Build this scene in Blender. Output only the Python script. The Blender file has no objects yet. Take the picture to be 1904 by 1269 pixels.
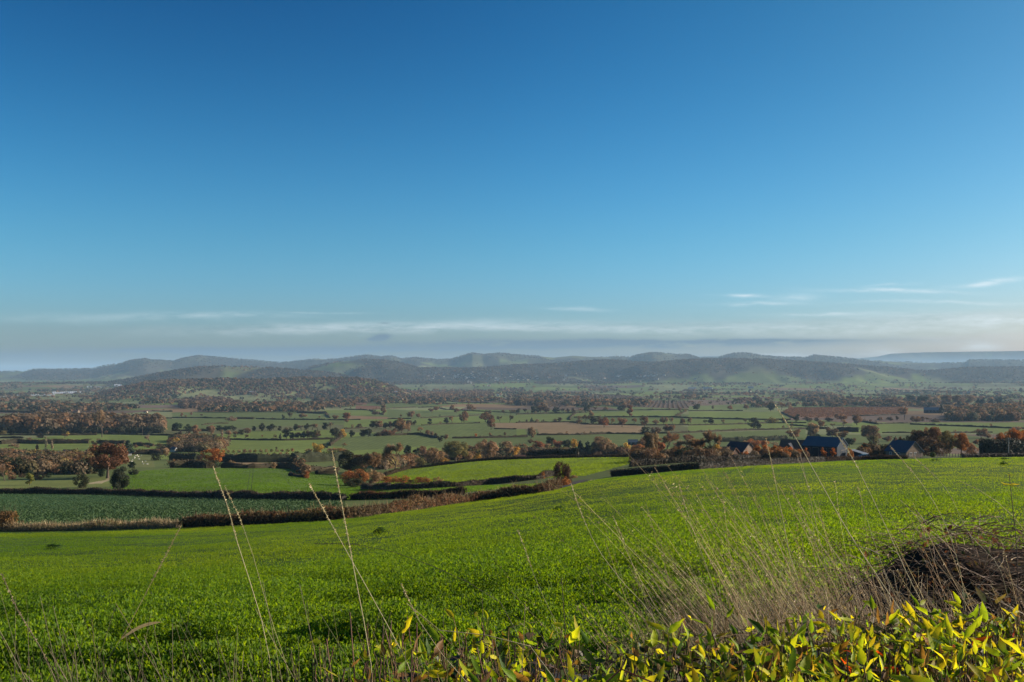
import bpy, math, random
import numpy as np
random.seed(11)
R = np.random.default_rng(11)
C = bpy.context.scene.collection
F, CX, HY = 1851.0, 952.0, 694.0        # focal length, centre column and horizon row of the 1904 px photograph
SUN_AZ, SUN_EL = 79.0, 21.0

# ------------------------------------------------------------------ helpers
def smooth(a, b, x):
    t = np.clip((x - a) / (b - a), 0, 1)
    return t * t * (3 - 2 * t)

def vnoise(x, y, seed=0):
    xi = np.floor(x).astype(np.int64); yi = np.floor(y).astype(np.int64)
    fx = x - xi; fy = y - yi
    fx = fx * fx * (3 - 2 * fx); fy = fy * fy * (3 - 2 * fy)
    def h(a, b):
        n = (a * 374761393 + b * 668265263 + seed * 974711) & 0x7fffffff
        n = ((n ^ (n >> 13)) * 1274126177) & 0x7fffffff
        n = n ^ (n >> 16)
        return (n & 0xffff) / 65535.0
    return ((h(xi, yi) * (1 - fx) + h(xi + 1, yi) * fx) * (1 - fy)
            + (h(xi, yi + 1) * (1 - fx) + h(xi + 1, yi + 1) * fx) * fy)

def fbm(x, y, seed=0, o=4):
    s = 0; a = .5; t = 0
    for k in range(o):
        s = s + a * vnoise(x * 2 ** k, y * 2 ** k, seed + k * 17); t += a; a *= .5
    return s / t

def pchip(x, y, xi):
    x = np.asarray(x, float); y = np.asarray(y, float)
    h = np.diff(x); d = np.diff(y) / h
    m = np.zeros_like(y)
    m[0] = d[0]; m[-1] = d[-1]
    for k in range(1, len(x) - 1):
        if d[k - 1] * d[k] > 0:
            w1 = 2 * h[k] + h[k - 1]; w2 = h[k] + 2 * h[k - 1]
            m[k] = (w1 + w2) / (w1 / d[k - 1] + w2 / d[k])
    xi = np.clip(xi, x[0], x[-1])
    i = np.clip(np.searchsorted(x, xi) - 1, 0, len(x) - 2)
    t = (xi - x[i]) / h[i]
    return ((1 + 2 * t) * (1 - t) ** 2 * y[i] + t * (1 - t) ** 2 * h[i] * m[i]
            + t * t * (3 - 2 * t) * y[i + 1] + t * t * (t - 1) * h[i] * m[i + 1])

def mesh(name, verts, faces, col=None, smooth_=False):
    """verts (N,3); faces (M,k) of one face size, or a list of such arrays"""
    me = bpy.data.meshes.new(name)
    verts = np.asarray(verts, np.float32)
    if not isinstance(faces, list): faces = [faces]
    faces = [np.asarray(f, np.int32) for f in faces if len(f)]
    me.vertices.add(len(verts)); me.vertices.foreach_set('co', verts.ravel())
    nl = sum(f.size for f in faces); nf = sum(len(f) for f in faces)
    me.loops.add(nl); me.polygons.add(nf)
    me.loops.foreach_set('vertex_index', np.concatenate([f.ravel() for f in faces]))
    tot = np.concatenate([np.full(len(f), f.shape[1], np.int32) for f in faces])
    st = np.concatenate([[0], np.cumsum(tot)[:-1]]).astype(np.int32)
    me.polygons.foreach_set('loop_start', st)
    me.polygons.foreach_set('use_smooth', np.full(nf, bool(smooth_)))
    me.update(calc_edges=True)
    if col is not None:
        col = np.asarray(col, np.float32)
        if col.shape[1] == 3: col = np.hstack([col, np.ones((len(col), 1), np.float32)])
        a = me.attributes.new('col', 'FLOAT_COLOR', 'POINT'); a.data.foreach_set('color', col.ravel())
    return me

def obj(name, me, mat, parent=None, loc=None):
    o = bpy.data.objects.new(name, me); C.objects.link(o)
    if mat is not None:
        if len(me.materials) == 0: me.materials.append(mat)
    if parent is not None: o.parent = parent
    if loc is not None: o.location = loc
    return o

def tag(o, label=None, cat=None, group=None, kind=None):
    if label: o['label'] = label
    if cat: o['category'] = cat
    if group: o['group'] = group
    if kind: o['kind'] = kind
    return o

def thing(name, label, cat, loc=(0, 0, 0), rz=0.0, group=None):
    o = bpy.data.objects.new(name, None); C.objects.link(o)
    o.empty_display_size = .2
    o.location = loc; o.rotation_euler = (0, 0, rz)
    return tag(o, label, cat, group)

class MB:
    """collects tubes, boxes and cards; colours per vertex"""
    def __init__(s): s.v = []; s.f = {}; s.c = []; s.n = 0
    def add(s, v, f, c=(1, 1, 1)):
        v = np.asarray(v, float).reshape(-1, 3); f = np.asarray(f, int)
        c = np.asarray(c, float)
        if c.ndim == 1: c = np.tile(c, (len(v), 1))
        s.v.append(v); s.c.append(c); s.f.setdefault(f.shape[1], []).append(f + s.n); s.n += len(v)
    def tube(s, pts, rad, k=5, c=(1, 1, 1), cap=True):
        pts = np.asarray(pts, float); n = len(pts)
        rad = np.broadcast_to(np.asarray(rad, float), (n,))
        d = np.gradient(pts, axis=0); d /= np.linalg.norm(d, axis=1)[:, None] + 1e-12
        up = np.where(np.abs(d[:, 2:3]) > .9, np.array([[1., 0, 0]]), np.array([[0., 0, 1]]))
        a = np.cross(d, up); a /= np.linalg.norm(a, axis=1)[:, None] + 1e-12
        b = np.cross(d, a)
        th = np.arange(k) * 2 * math.pi / k
        v = pts[:, None] + rad[:, None, None] * (np.cos(th)[None, :, None] * a[:, None] + np.sin(th)[None, :, None] * b[:, None])
        i = np.arange(n - 1)[:, None] * k; j = np.arange(k)[None]
        f = np.stack([i + j, i + (j + 1) % k, i + k + (j + 1) % k, i + k + j], -1).reshape(-1, 4)
        c = np.asarray(c, float)
        if c.ndim == 2: c = np.repeat(c, k, 0)
        s.add(v.reshape(-1, 3), f, c)
    def box(s, x0, x1, y0, y1, z0, z1, c=(1, 1, 1)):
        v = [(x, y, z) for z in (z0, z1) for y in (y0, y1) for x in (x0, x1)]
        s.add(v, [(0, 2, 3, 1), (4, 5, 7, 6), (0, 1, 5, 4), (2, 6, 7, 3), (0, 4, 6, 2), (1, 3, 7, 5)], c)
    def poly(s, pts, c=(1, 1, 1)):
        s.add(pts, [tuple(range(len(pts)))], c)
    def cards(s, p, n, size, c, asp=1.0, rng=R, up=None):
        """rhombus cards at p with normals n"""
        N = len(p); n = n / (np.linalg.norm(n, axis=1)[:, None] + 1e-9)
        r = rng.normal(size=(N, 3)) if up is None else up
        a = np.cross(n, r); a /= np.linalg.norm(a, axis=1)[:, None] + 1e-9
        b = np.cross(n, a)
        size = np.broadcast_to(size, (N,))[:, None]
        w = size * asp
        j = rng.uniform(-.25, .25, (N, 1))
        v = np.stack([p - b * size, p + a * w + b * size * j, p + b * size, p - a * w - b * size * j], 1)
        f = np.arange(N)[:, None] * 4 + np.arange(4)[None]
        s.add(v.reshape(-1, 3), f, np.repeat(np.broadcast_to(c, (N, 3)), 4, 0))
    def mesh(s, name, smooth_=False):
        return mesh(name, np.concatenate(s.v), [np.concatenate(x) for x in s.f.values()], np.concatenate(s.c), smooth_)
    def build(s, name, mat, parent=None, smooth_=False, loc=None):
        return obj(name, s.mesh(name, smooth_), mat, parent, loc)

# ------------------------------------------------------------------ materials
def newmat(name):
    m = bpy.data.materials.new(name); m.use_nodes = True
    nt = m.node_tree; nt.nodes.clear()
    return m, nt, nt.nodes, nt.links

def N(nt, t, **kw):
    n = nt.nodes.new(t)
    for k, v in kw.items():
        if k in n.inputs: n.inputs[k].default_value = v
        else: setattr(n, k, v)
    return n

def mathn(nt, op, a, b=None, c=None, clamp=False):
    n = nt.nodes.new('ShaderNodeMath'); n.operation = op; n.use_clamp = clamp
    for i, x in enumerate((a, b, c)):
        if x is None: continue
        if isinstance(x, (int, float)): n.inputs[i].default_value = x
        else: nt.links.new(x, n.inputs[i])
    return n.outputs[0]

def mulcol(nt, a, b):
    n = nt.nodes.new('ShaderNodeMix'); n.data_type = 'RGBA'; n.blend_type = 'MULTIPLY'
    n.inputs[0].default_value = 1
    for s, x in ((n.inputs[6], a), (n.inputs[7], b)):
        if isinstance(x, tuple): s.default_value = x
        else: nt.links.new(x, s)
    return n.outputs[2]

def foliage_mat(name, trans=.35, rough=.6, spec=.25, tint=(1.25, 1.2, .6, 1)):
    m, nt, ns, L = newmat(name)
    a = N(nt, 'ShaderNodeAttribute', attribute_name='col')
    oi = N(nt, 'ShaderNodeObjectInfo')
    col = mulcol(nt, a.outputs['Color'], oi.outputs['Color'])
    p = N(nt, 'ShaderNodeBsdfPrincipled', Roughness=rough)
    p.inputs['Specular IOR Level'].default_value = spec
    L.new(col, p.inputs['Base Color'])
    t = N(nt, 'ShaderNodeBsdfTranslucent')
    L.new(mulcol(nt, col, tint), t.inputs['Color'])
    mx = N(nt, 'ShaderNodeMixShader', Fac=trans)
    L.new(p.outputs[0], mx.inputs[1]); L.new(t.outputs[0], mx.inputs[2])
    o = N(nt, 'ShaderNodeOutputMaterial'); L.new(mx.outputs[0], o.inputs['Surface'])
    return m

def solid_mat(name, col, rough=.8, noise=.25, scale=3.0, metal=0.0, bump=.1, brick=None, wave=None):
    m, nt, ns, L = newmat(name)
    p = N(nt, 'ShaderNodeBsdfPrincipled', Roughness=rough, Metallic=metal)
    p.inputs['Specular IOR Level'].default_value = .5 if rough < .3 else .12
    tc = N(nt, 'ShaderNodeTexCoord')
    nz = N(nt, 'ShaderNodeTexNoise', Scale=scale, Detail=6.0)
    L.new(tc.outputs['Object'], nz.inputs['Vector'])
    fac = mathn(nt, 'MULTIPLY_ADD', nz.outputs['Fac'], 2 * noise, 1 - noise)
    base = (*col, 1)
    h = nz.outputs['Fac']
    if brick:
        b = N(nt, 'ShaderNodeTexBrick', Scale=brick[0])
        b.inputs['Color1'].default_value = base
        b.inputs['Color2'].default_value = (*[x * .75 for x in col], 1)
        b.inputs['Mortar'].default_value = (*brick[1], 1)
        mp = N(nt, 'ShaderNodeMapping'); mp.inputs['Rotation'].default_value = (math.radians(90), 0, 0)
        L.new(tc.outputs['Object'], mp.inputs['Vector']); L.new(mp.outputs[0], b.inputs['Vector'])
        base = b.outputs['Color']
    if wave:
        w = N(nt, 'ShaderNodeTexWave', Scale=wave, bands_direction='X')
        L.new(tc.outputs['Object'], w.inputs['Vector']); h = w.outputs['Fac']
    cm = N(nt, 'ShaderNodeCombineColor')
    for k in range(3): L.new(fac, cm.inputs[k])
    L.new(mulcol(nt, base, cm.outputs[0]), p.inputs['Base Color'])
    bp = N(nt, 'ShaderNodeBump', Strength=bump, Distance=.05); L.new(h, bp.inputs['Height'])
    L.new(bp.outputs[0], p.inputs['Normal'])
    o = N(nt, 'ShaderNodeOutputMaterial'); L.new(p.outputs[0], o.inputs['Surface'])
    return m

M = dict(
    leaf=foliage_mat('autumn_foliage', .38, .75, .12, (1.15, 1.05, .8, 1)),
    green=foliage_mat('dark_foliage', .12, .6, .2, (1.1, 1.1, .7, 1)),
    crop=foliage_mat('crop_foliage', .58, .55, .2, (1.75, 1.55, .32, 1)),
    bigleaf=foliage_mat('yellowing_leaf', .55, .55, .2, (1.45, 1.3, .4, 1)),
    straw=foliage_mat('dry_straw', .2, .55, .3, (1.1, 1.0, .8, 1)),
    bark=solid_mat('bark', (.085, .065, .05), .9, .35, 8),
    palebark=solid_mat('pale_bark', (.3, .27, .23), .8, .3, 8),
    brick=solid_mat('red_brick', (.080, .036, .026), .85, .25, 2, brick=(3.2, (.3, .25, .2))),
    stone=solid_mat('buff_stone', (.16, .118, .085), .85, .3, 1.2, brick=(1.6, (.3, .25, .19))),
    render=solid_mat('white_render', (.42, .405, .38), .8, .08, 1),
    cream=solid_mat('cream_render', (.42, .37, .28), .8, .1, 1),
    slate=solid_mat('blue_slate', (.048, .070, .098), .7, .3, 2, bump=.2),
    darkslate=solid_mat('dark_slate', (.035, .035, .045), .5, .3, 2, bump=.2),
    tile=solid_mat('clay_tile', (.17, .085, .06), .8, .3, 2, bump=.2),
    bluesteel=solid_mat('blue_sheet_steel', (.045, .088, .125), .7, .15, .6, bump=.4, wave=3),
    bluewall=solid_mat('blue_grey_cladding', (.024, .034, .047), .7, .12, .6, bump=.3, wave=3),
    darkdoor=solid_mat('dark_opening', (.02, .025, .03), .6, .2),
    greysheet=solid_mat('grey_sheet', (.14, .155, .18), .6, .15, .5, wave=3),
    glass=solid_mat('window_glass', (.03, .04, .05), .08, .05),
    wood=solid_mat('weathered_wood', (.22, .18, .14), .85, .3, 6),
    whitewood=solid_mat('white_painted_wood', (.7, .68, .64), .7, .12, 4),
    tunnel=solid_mat('polythene', (.40, .41, .44), .7, .2, .01, bump=0),
    asphalt=solid_mat('lane_asphalt', (.060, .048, .036), .9, .25, .6),
    carpaint=solid_mat('dark_car_paint', (.02, .022, .03), .2, .05),
    rubber=solid_mat('tyre_rubber', (.02, .02, .02), .8, .1),
    wool=solid_mat('wool', (.62, .58, .5), .9, .1, 20),
)

# ------------------------------------------------------------------ terrain
PLAIN = [(800, 832.8), (1100, 805), (1500, 783), (2000, 765), (3000, 746), (4500, 731.8), (7000, 719.6), (10000, 712), (40000, 698.5)]
COLS = {
    -500: (116, 990, [(128, 979), (270, 918), (290, 911), (355, 889), (450, 874), (550, 862)]),
    0: (116, 990, [(128, 979), (270, 918), (290, 911), (355, 889), (450, 874), (550, 862)]),
    300: (112, 984, [(126, 970), (255, 921), (280, 911), (430, 872), (500, 866), (600, 857)]),
    480: (104, 977, [(124, 960), (205, 929), (225, 922), (430, 872), (560, 861)]),
    640: (100.6, 966, [(127, 951), (190, 931), (215, 925), (300, 905), (430, 875), (560, 862)]),
    760: (111, 951, [(134, 939), (185, 926), (215, 917), (250, 904), (330, 886), (400, 873), (430, 871), (600, 862)]),
    900: (126, 931, [(148, 923), (185, 913), (220, 906), (240, 901), (300, 880), (400, 858), (450, 857), (600, 859)]),
    1020: (122, 915, [(150, 909), (200, 899), (240, 888), (300, 872), (400, 853), (450, 852.5), (600, 857)]),
    1140: (212, 887, [(240, 880), (280, 868), (340, 858), (400, 851), (450, 850.5), (600, 856)]),
    1300: (207, 873, [(228, 869), (260, 862), (300, 857), (350, 853), (450, 850), (600, 852)]),
    1400: (230, 866, [(255, 862), (300, 855.5), (360, 851.5), (450, 850), (600, 851)]),
    1500: (252, 860.5, [(280, 857), (330, 853), (380, 851), (450, 850), (600, 851)]),
    1600: (274, 856, [(300, 854), (340, 851.5), (400, 850), (600, 850)]),
    1700: (274, 853.5, [(300, 851.5), (340, 849.5), (400, 848.5), (600, 849)]),
    1904: (279, 850, [(310, 848.5), (360, 847.5), (420, 847), (600, 849)]),
    2400: (290, 846, [(320, 845), (360, 844), (420, 845), (600, 848)]),
}
LG = np.linspace(math.log(2.0), math.log(40000.0), 900)
_ck = sorted(COLS)
_T = []
for k in _ck:
    ye, pe, rest = COLS[k]
    ze = -(pe - HY) * ye / F
    ys = [0.0, ye * .33, ye * .66, ye]; zs = [-1.7 + (ze + 1.7) * q for q in (0, .33, .66, 1)]
    for y, p in rest + PLAIN:
        ys.append(y); zs.append(-(p - HY) * y / F)
    _T.append(pchip(ys, zs, np.exp(LG)))
_T = np.array(_T)
DPX = np.arange(-500, 2401, 10.0)
TT = np.array([pchip(_ck, _T[:, j], DPX) for j in range(len(LG))]).T      # (px, logY)
EDGE_Y = lambda px: pchip(_ck, [COLS[k][0] for k in _ck], px)
EDGE_P = lambda px: pchip(_ck, [COLS[k][1] for k in _ck], px)
RID_A = [(-500, 690), (-200, 691), (0, 692), (45, 691.5), (63, 687.5), (96, 688), (174, 686), (192, 681), (222, 677), (240, 671.5), (268, 668.5), (287, 671.5), (323, 673),
         (344, 666.5), (368, 662), (389, 664), (416, 666), (443, 669), (480, 671.5), (510, 674.5), (540, 674), (585, 668), (624, 668.5), (648, 665), (681, 661), (707, 664),
         (728, 663), (746, 668.5), (770, 665.5), (806, 669), (839, 669), (857, 663), (878, 657.5), (899, 660.5), (929, 657.5), (960, 660.5), (1005, 663.5), (1029, 665.5),
         (1065, 662), (1104, 664), (1134, 665), (1146, 663.5), (1170, 665), (1190, 660), (1215, 656.5), (1253, 659), (1283, 661), (1301, 667), (1334, 666.5), (1352, 660.5),
         (1370, 657), (1394, 658), (1418, 662), (1454, 665), (1499, 665.5), (1514, 661), (1544, 664), (1589, 668), (1622, 671.5), (1664, 673), (1708, 675), (1760, 676), (1795, 675),
         (1801, 670), (1843, 670), (1904, 671), (2400, 668)]
RID_B = [(500, 712), (546, 692), (582, 681), (624, 672.5), (666, 668), (714, 669), (749, 675), (779, 684), (809, 683.5), (869, 684), (929, 681), (960, 678), (1020, 677), (1080, 671.5),
         (1125, 669.5), (1170, 671), (1208, 674), (1247, 671), (1289, 668.5), (1349, 666.5), (1420, 668), (1500, 672), (1560, 676), (1640, 682), (1720, 690), (1800, 683), (1904, 682), (2400, 684)]
RID_L = [(200, 712), (284, 697), (329, 689), (371, 684), (419, 681), (480, 683), (540, 687), (620, 694), (700, 712)]
RID_C = [(120, 742), (156, 731), (228, 714), (270, 706), (329, 701), (419, 699), (480, 700), (540, 697.5), (615, 698), (660, 697), (690, 700), (714, 708), (760, 725), (800, 742)]
RID_A = [(a, c + 1.2) for a, c in RID_A]; RID_B = [(a, c + 2.2) for a, c in RID_B]; RID_L = [(a, c + 2.0) for a, c in RID_L]; RID_C = [(a, c + 9.0) for a, c in RID_C]
RID_D = [(1200, 700), (1290, 666), (1310, 664.5), (1340, 664), (1400, 668), (1560, 672), (1631, 665), (1658, 659.5), (1723, 657), (1904, 654.5), (2400, 652)]
def ridge(px, Y, X, sil, Y0, wf, wb, spur):
    xs = np.array([a for a, b in sil], float); ys = np.array([b for a, b in sil], float)
    py = np.interp(px, xs, ys, left=ys[0], right=ys[-1])
    base = np.interp(Y0, [a for a, b in PLAIN], [b for a, b in PLAIN])
    crest = (HY - py) * Y0 / F
    zb = (HY - base) * Y0 / F
    rise = np.maximum(crest - zb, 0)
    t = Y - Y0
    t = t + (fbm(X / spur, Y / spur * .6, 5) - .5) * wf * .9 * smooth(0, .4, np.where(t < 0, -t / wf, 0))
    g = np.where(t < 0, 1 - smooth(0, 1, -t / wf) , 1 - smooth(0, 1, t / wb))
    return rise * g
def zfun(X, Y):
    X = np.asarray(X, float); Y = np.asarray(Y, float)
    px = np.clip(CX + F * X / np.maximum(Y, 30.0), -499, 2399)
    l = np.log(np.clip(Y, 2.001, 39900.0))
    u = (px + 500) / 10.0; i = np.clip(u.astype(int), 0, len(DPX) - 2); fu = u - i
    w = (l - LG[0]) / (LG[1] - LG[0]); j = np.clip(w.astype(int), 0, len(LG) - 2); fw = w - j
    z = (TT[i, j] * (1 - fu) + TT[i + 1, j] * fu) * (1 - fw) + (TT[i, j + 1] * (1 - fu) + TT[i + 1, j + 1] * fu) * fw
    z = np.where(Y < 2, -1.7 - .1 * np.clip(Y, 0, 2), z)
    # undulation
    z = z + (fbm(X / 3.1, Y / 3.1, 3, 3) - .5) * .16 * smooth(5, 12, Y) * (1 - smooth(90, 110, Y))
    z = z + (fbm(X / 160, Y / 160, 9, 3) - .5) * np.clip((Y - 700) * .004, 0, 7)
    # hedge bank beside the road where the camera stands
    z = z + 1.0 * smooth(-.5, .9, X) * np.exp(-((Y - 3.6) / 1.7) ** 2)
    # ridges
    far = Y > 2500
    if np.any(far):
        r = np.zeros_like(z)
        P, YY, XX = px[far], Y[far], X[far]
        a = np.maximum.reduce([ridge(P, YY, XX, RID_A, 11000, 2300, 2500, 900), ridge(P, YY, XX, RID_B, 7600, 1300, 1500, 600),
                               ridge(P, YY, XX, RID_L, 6300, 900, 1200, 500), ridge(P, YY, XX, RID_C, 4000, 800, 900, 350),
                               ridge(P, YY, XX, RID_D, 35000, 4500, 4500, 3000)])
        r[far] = a; z = z + r
    return z

_cache = {}
def locate(px, py, ymin=100.0, ymax=12000.0):
    """first ground point, going away from the viewpoint, seen at photo pixel px, py"""
    k = round(px / 2)
    if k not in _cache:
        Ys = np.geomspace(60, 13000, 3500); X = (k * 2 - CX) / F * Ys
        _cache[k] = (Ys, HY - F * zfun(X, Ys) / Ys)
    Ys, pv = _cache[k]
    m = (Ys >= ymin) & (Ys <= ymax)
    ys, p = Ys[m], pv[m]
    idx = np.nonzero(p <= py)[0]
    q = idx[0] if len(idx) else int(np.argmin(p))
    Y = ys[q]
    if q > 0 and p[q - 1] > p[q]:
        t = np.clip((p[q - 1] - py) / (p[q - 1] - p[q]), 0, 1); Y = ys[q - 1] + t * (ys[q] - ys[q - 1])
    X = (px - CX) / F * Y
    return np.array([X, Y, float(zfun(X, Y))])
def at(px, Y):
    X = (px - CX) / F * Y
    return np.array([X, Y, float(zfun(X, Y))])
def P3(px, py, Y):
    return np.array([(px - CX) / F * Y, Y, (HY - py) / F * Y])
W0 = dict(A=0, B=320, C=640, D=960, E=1280, G=1584)
def zp(w, x, y): return W0[w] + x / 5.95, 690 + y / 5.95
# ------------------------------------------------------------------ ground sheet with its fields
G_FRESH, G_MID, G_DULL, G_PALE = (.118, .150, .036), (.094, .116, .037), (.106, .108, .048), (.152, .162, .076)
STUB, REDB, PALEB, PURP, TAN = (.18, .118, .062), (.155, .08, .046), (.26, .23, .15), (.125, .088, .065), (.205, .145, .08)
FIELDS = [  # zoom window, outline, colour, (direction of drilled lines as px slope, spacing px, depth)
    ('A', [(0, 470), (380, 470), (400, 560), (0, 570)], G_DULL, None),
    ('A', [(430, 360), (1040, 370), (1040, 405), (430, 412)], REDB, None),
    ('A', [(0, 822), (960, 816), (960, 915), (0, 915)], G_FRESH, None),
    ('A', [(1360, 930), (1690, 930), (1720, 1082), (1400, 1082)], (.12, .13, .045), None),
    ('A', [(1200, 720), (1904, 705), (1904, 800), (1200, 800)], G_FRESH, None),
    ('B', [(0, 430), (900, 432), (650, 455), (0, 460)], STUB, None),
    ('B', [(0, 460), (1380, 440), (1380, 470), (1700, 500), (1904, 530), (1904, 545), (0, 520)], G_MID, None),
    ('B', [(0, 545), (1904, 548), (1904, 585), (0, 660)], G_MID, None),
    ('B', [(570, 1010), (1080, 1015), (1000, 1062), (560, 1062)], TAN, None),
    ('B', [(590, 770), (1780, 757), (1500, 870), (640, 872)], G_FRESH, None),
    ('B', [(860, 665), (1780, 655), (1780, 755), (860, 762)], G_FRESH, None),
    ('B', [(1350, 330), (1680, 335), (1904, 370), (1904, 425), (1440, 420)], G_PALE, None),
    ('C', [(0, 312), (250, 315), (255, 375), (0, 375)], REDB, None),
    ('B', [(1690, 330), (1904, 305), (1904, 372)], REDB, None),
    ('C', [(130, 382), (400, 388), (400, 425), (130, 428)], REDB, None),
    ('C', [(0, 435), (280, 440), (320, 492), (0, 490)], G_FRESH, None),
    ('C', [(0, 495), (740, 515), (480, 532), (0, 540)], STUB, None),
    ('C', [(0, 540), (760, 530), (600, 590), (0, 640)], G_FRESH, None),
    ('C', [(260, 360), (1250, 368), (1000, 398), (480, 415)], G_MID, None),
    ('C', [(470, 425), (1560, 470), (1400, 495), (850, 520), (480, 520)], G_MID, None),
    ('C', [(800, 535), (1400, 505), (1904, 500), (1904, 570), (1100, 580), (800, 600)], G_FRESH, None),
    ('C', [(740, 605), (1560, 580), (1660, 650), (1904, 650), (1904, 725), (1200, 740), (900, 700), (740, 690)], G_MID, (-.9, 14, .12)),
    ('C', [(0, 745), (700, 712), (1040, 740), (1000, 830), (600, 850), (0, 890)], G_MID, (-1.2, 11, .25)),
    ('C', [(1060, 790), (1904, 740), (1904, 850), (1000, 850)], G_MID, None),
    ('C', [(1660, 575), (1904, 575), (1904, 645), (1680, 640)], TAN, None),
    ('C', [(1150, 332), (1904, 290), (1904, 345), (1300, 350)], PURP, None),
    ('C', [(660, 222), (1500, 225), (1500, 250), (660, 250)], STUB, None),
    ('C', [(680, 310), (1150, 318), (1300, 352), (700, 350)], G_PALE, None),
    ('D', [(0, 572), (600, 567), (1420, 612), (1370, 695), (600, 697), (260, 705), (230, 645), (0, 642)], TAN, None),
    ('D', [(0, 645), (100, 645), (120, 725), (0, 730)], G_FRESH, None),
    ('D', [(250, 308), (900, 318), (985, 372), (370, 405)], PURP, None),
    ('D', [(900, 320), (1904, 330), (1904, 420), (1520, 408), (1150, 388), (990, 372)], PURP, None),
    ('D', [(660, 262), (1160, 265), (1500, 300), (660, 310)], PURP, None),
    ('E', [(0, 320), (700, 325), (1150, 345), (700, 362), (0, 392)], PURP, None),
    ('E', [(1040, 452), (1160, 412), (1904, 407), (1904, 500), (1500, 520), (1150, 516)], REDB, None),
    ('G', [(0, 405), (560, 405), (560, 480), (0, 497)], REDB, None),
    ('D', [(0, 482), (620, 475), (590, 560), (0, 568)], (.12, .15, .04), None),
    ('D', [(650, 470), (1904, 430), (1750, 508), (650, 512)], G_FRESH, None),
    ('D', [(1380, 225), (1904, 230), (1904, 278), (1400, 275)], G_FRESH, None),
    ('D', [(230, 712), (1400, 698), (1300, 800), (200, 770)], G_MID, None),
    ('E', [(0, 448), (1000, 450), (1130, 530), (0, 516)], G_FRESH, None),
    ('E', [(0, 690), (1300, 645), (1300, 750), (360, 770), (0, 760)], G_MID, None),
    ('E', [(0, 605), (1350, 580), (1350, 635), (0, 672)], G_FRESH, None),
    ('G', [(0, 268), (1850, 262), (1850, 310), (0, 352)], G_FRESH, None),
    ('G', [(0, 570), (1904, 570), (1904, 690), (0, 690)], G_FRESH, None),
]
def inpoly(x, y, pts):
    r = np.zeros(x.shape, bool); n = len(pts)
    for k in range(n):
        x1, y1 = pts[k]; x2, y2 = pts[(k + 1) % n]
        if y1 == y2: continue
        c = ((y1 > y) != (y2 > y)) & (x < (x2 - x1) * (y - y1) / (y2 - y1) + x1)
        r ^= c
    return r

# patchwork of far fields: a jittered brick pattern of plots in the plane
PW, PD = 330.0, 260.0
def plot_ids(X, Y):
    wx = X + 90 * (fbm(X / 700, Y / 700, 31, 2) - .5) * 2; wy = Y + 110 * (fbm(X / 600, Y / 600, 37, 2) - .5) * 2
    sc = 1 + smooth(3000, 9000, Y) * .25
    j = np.floor(wy / PD); off = (np.sin(j * 12.9898) * 43758.5453) % 1.0
    u = wx / PW + off; i = np.floor(u)
    ex = np.minimum(u - i, 1 - u + i) * PW; ey = np.minimum(wy / PD - j, 1 - wy / PD + j) * PD
    h = np.abs(np.sin(i * 78.233 + j * 37.719) * 43758.5453) % 1.0
    h2 = np.abs(np.sin(i * 18.137 + j * 91.113) * 24634.63) % 1.0
    return h, h2, ex, ey

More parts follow.
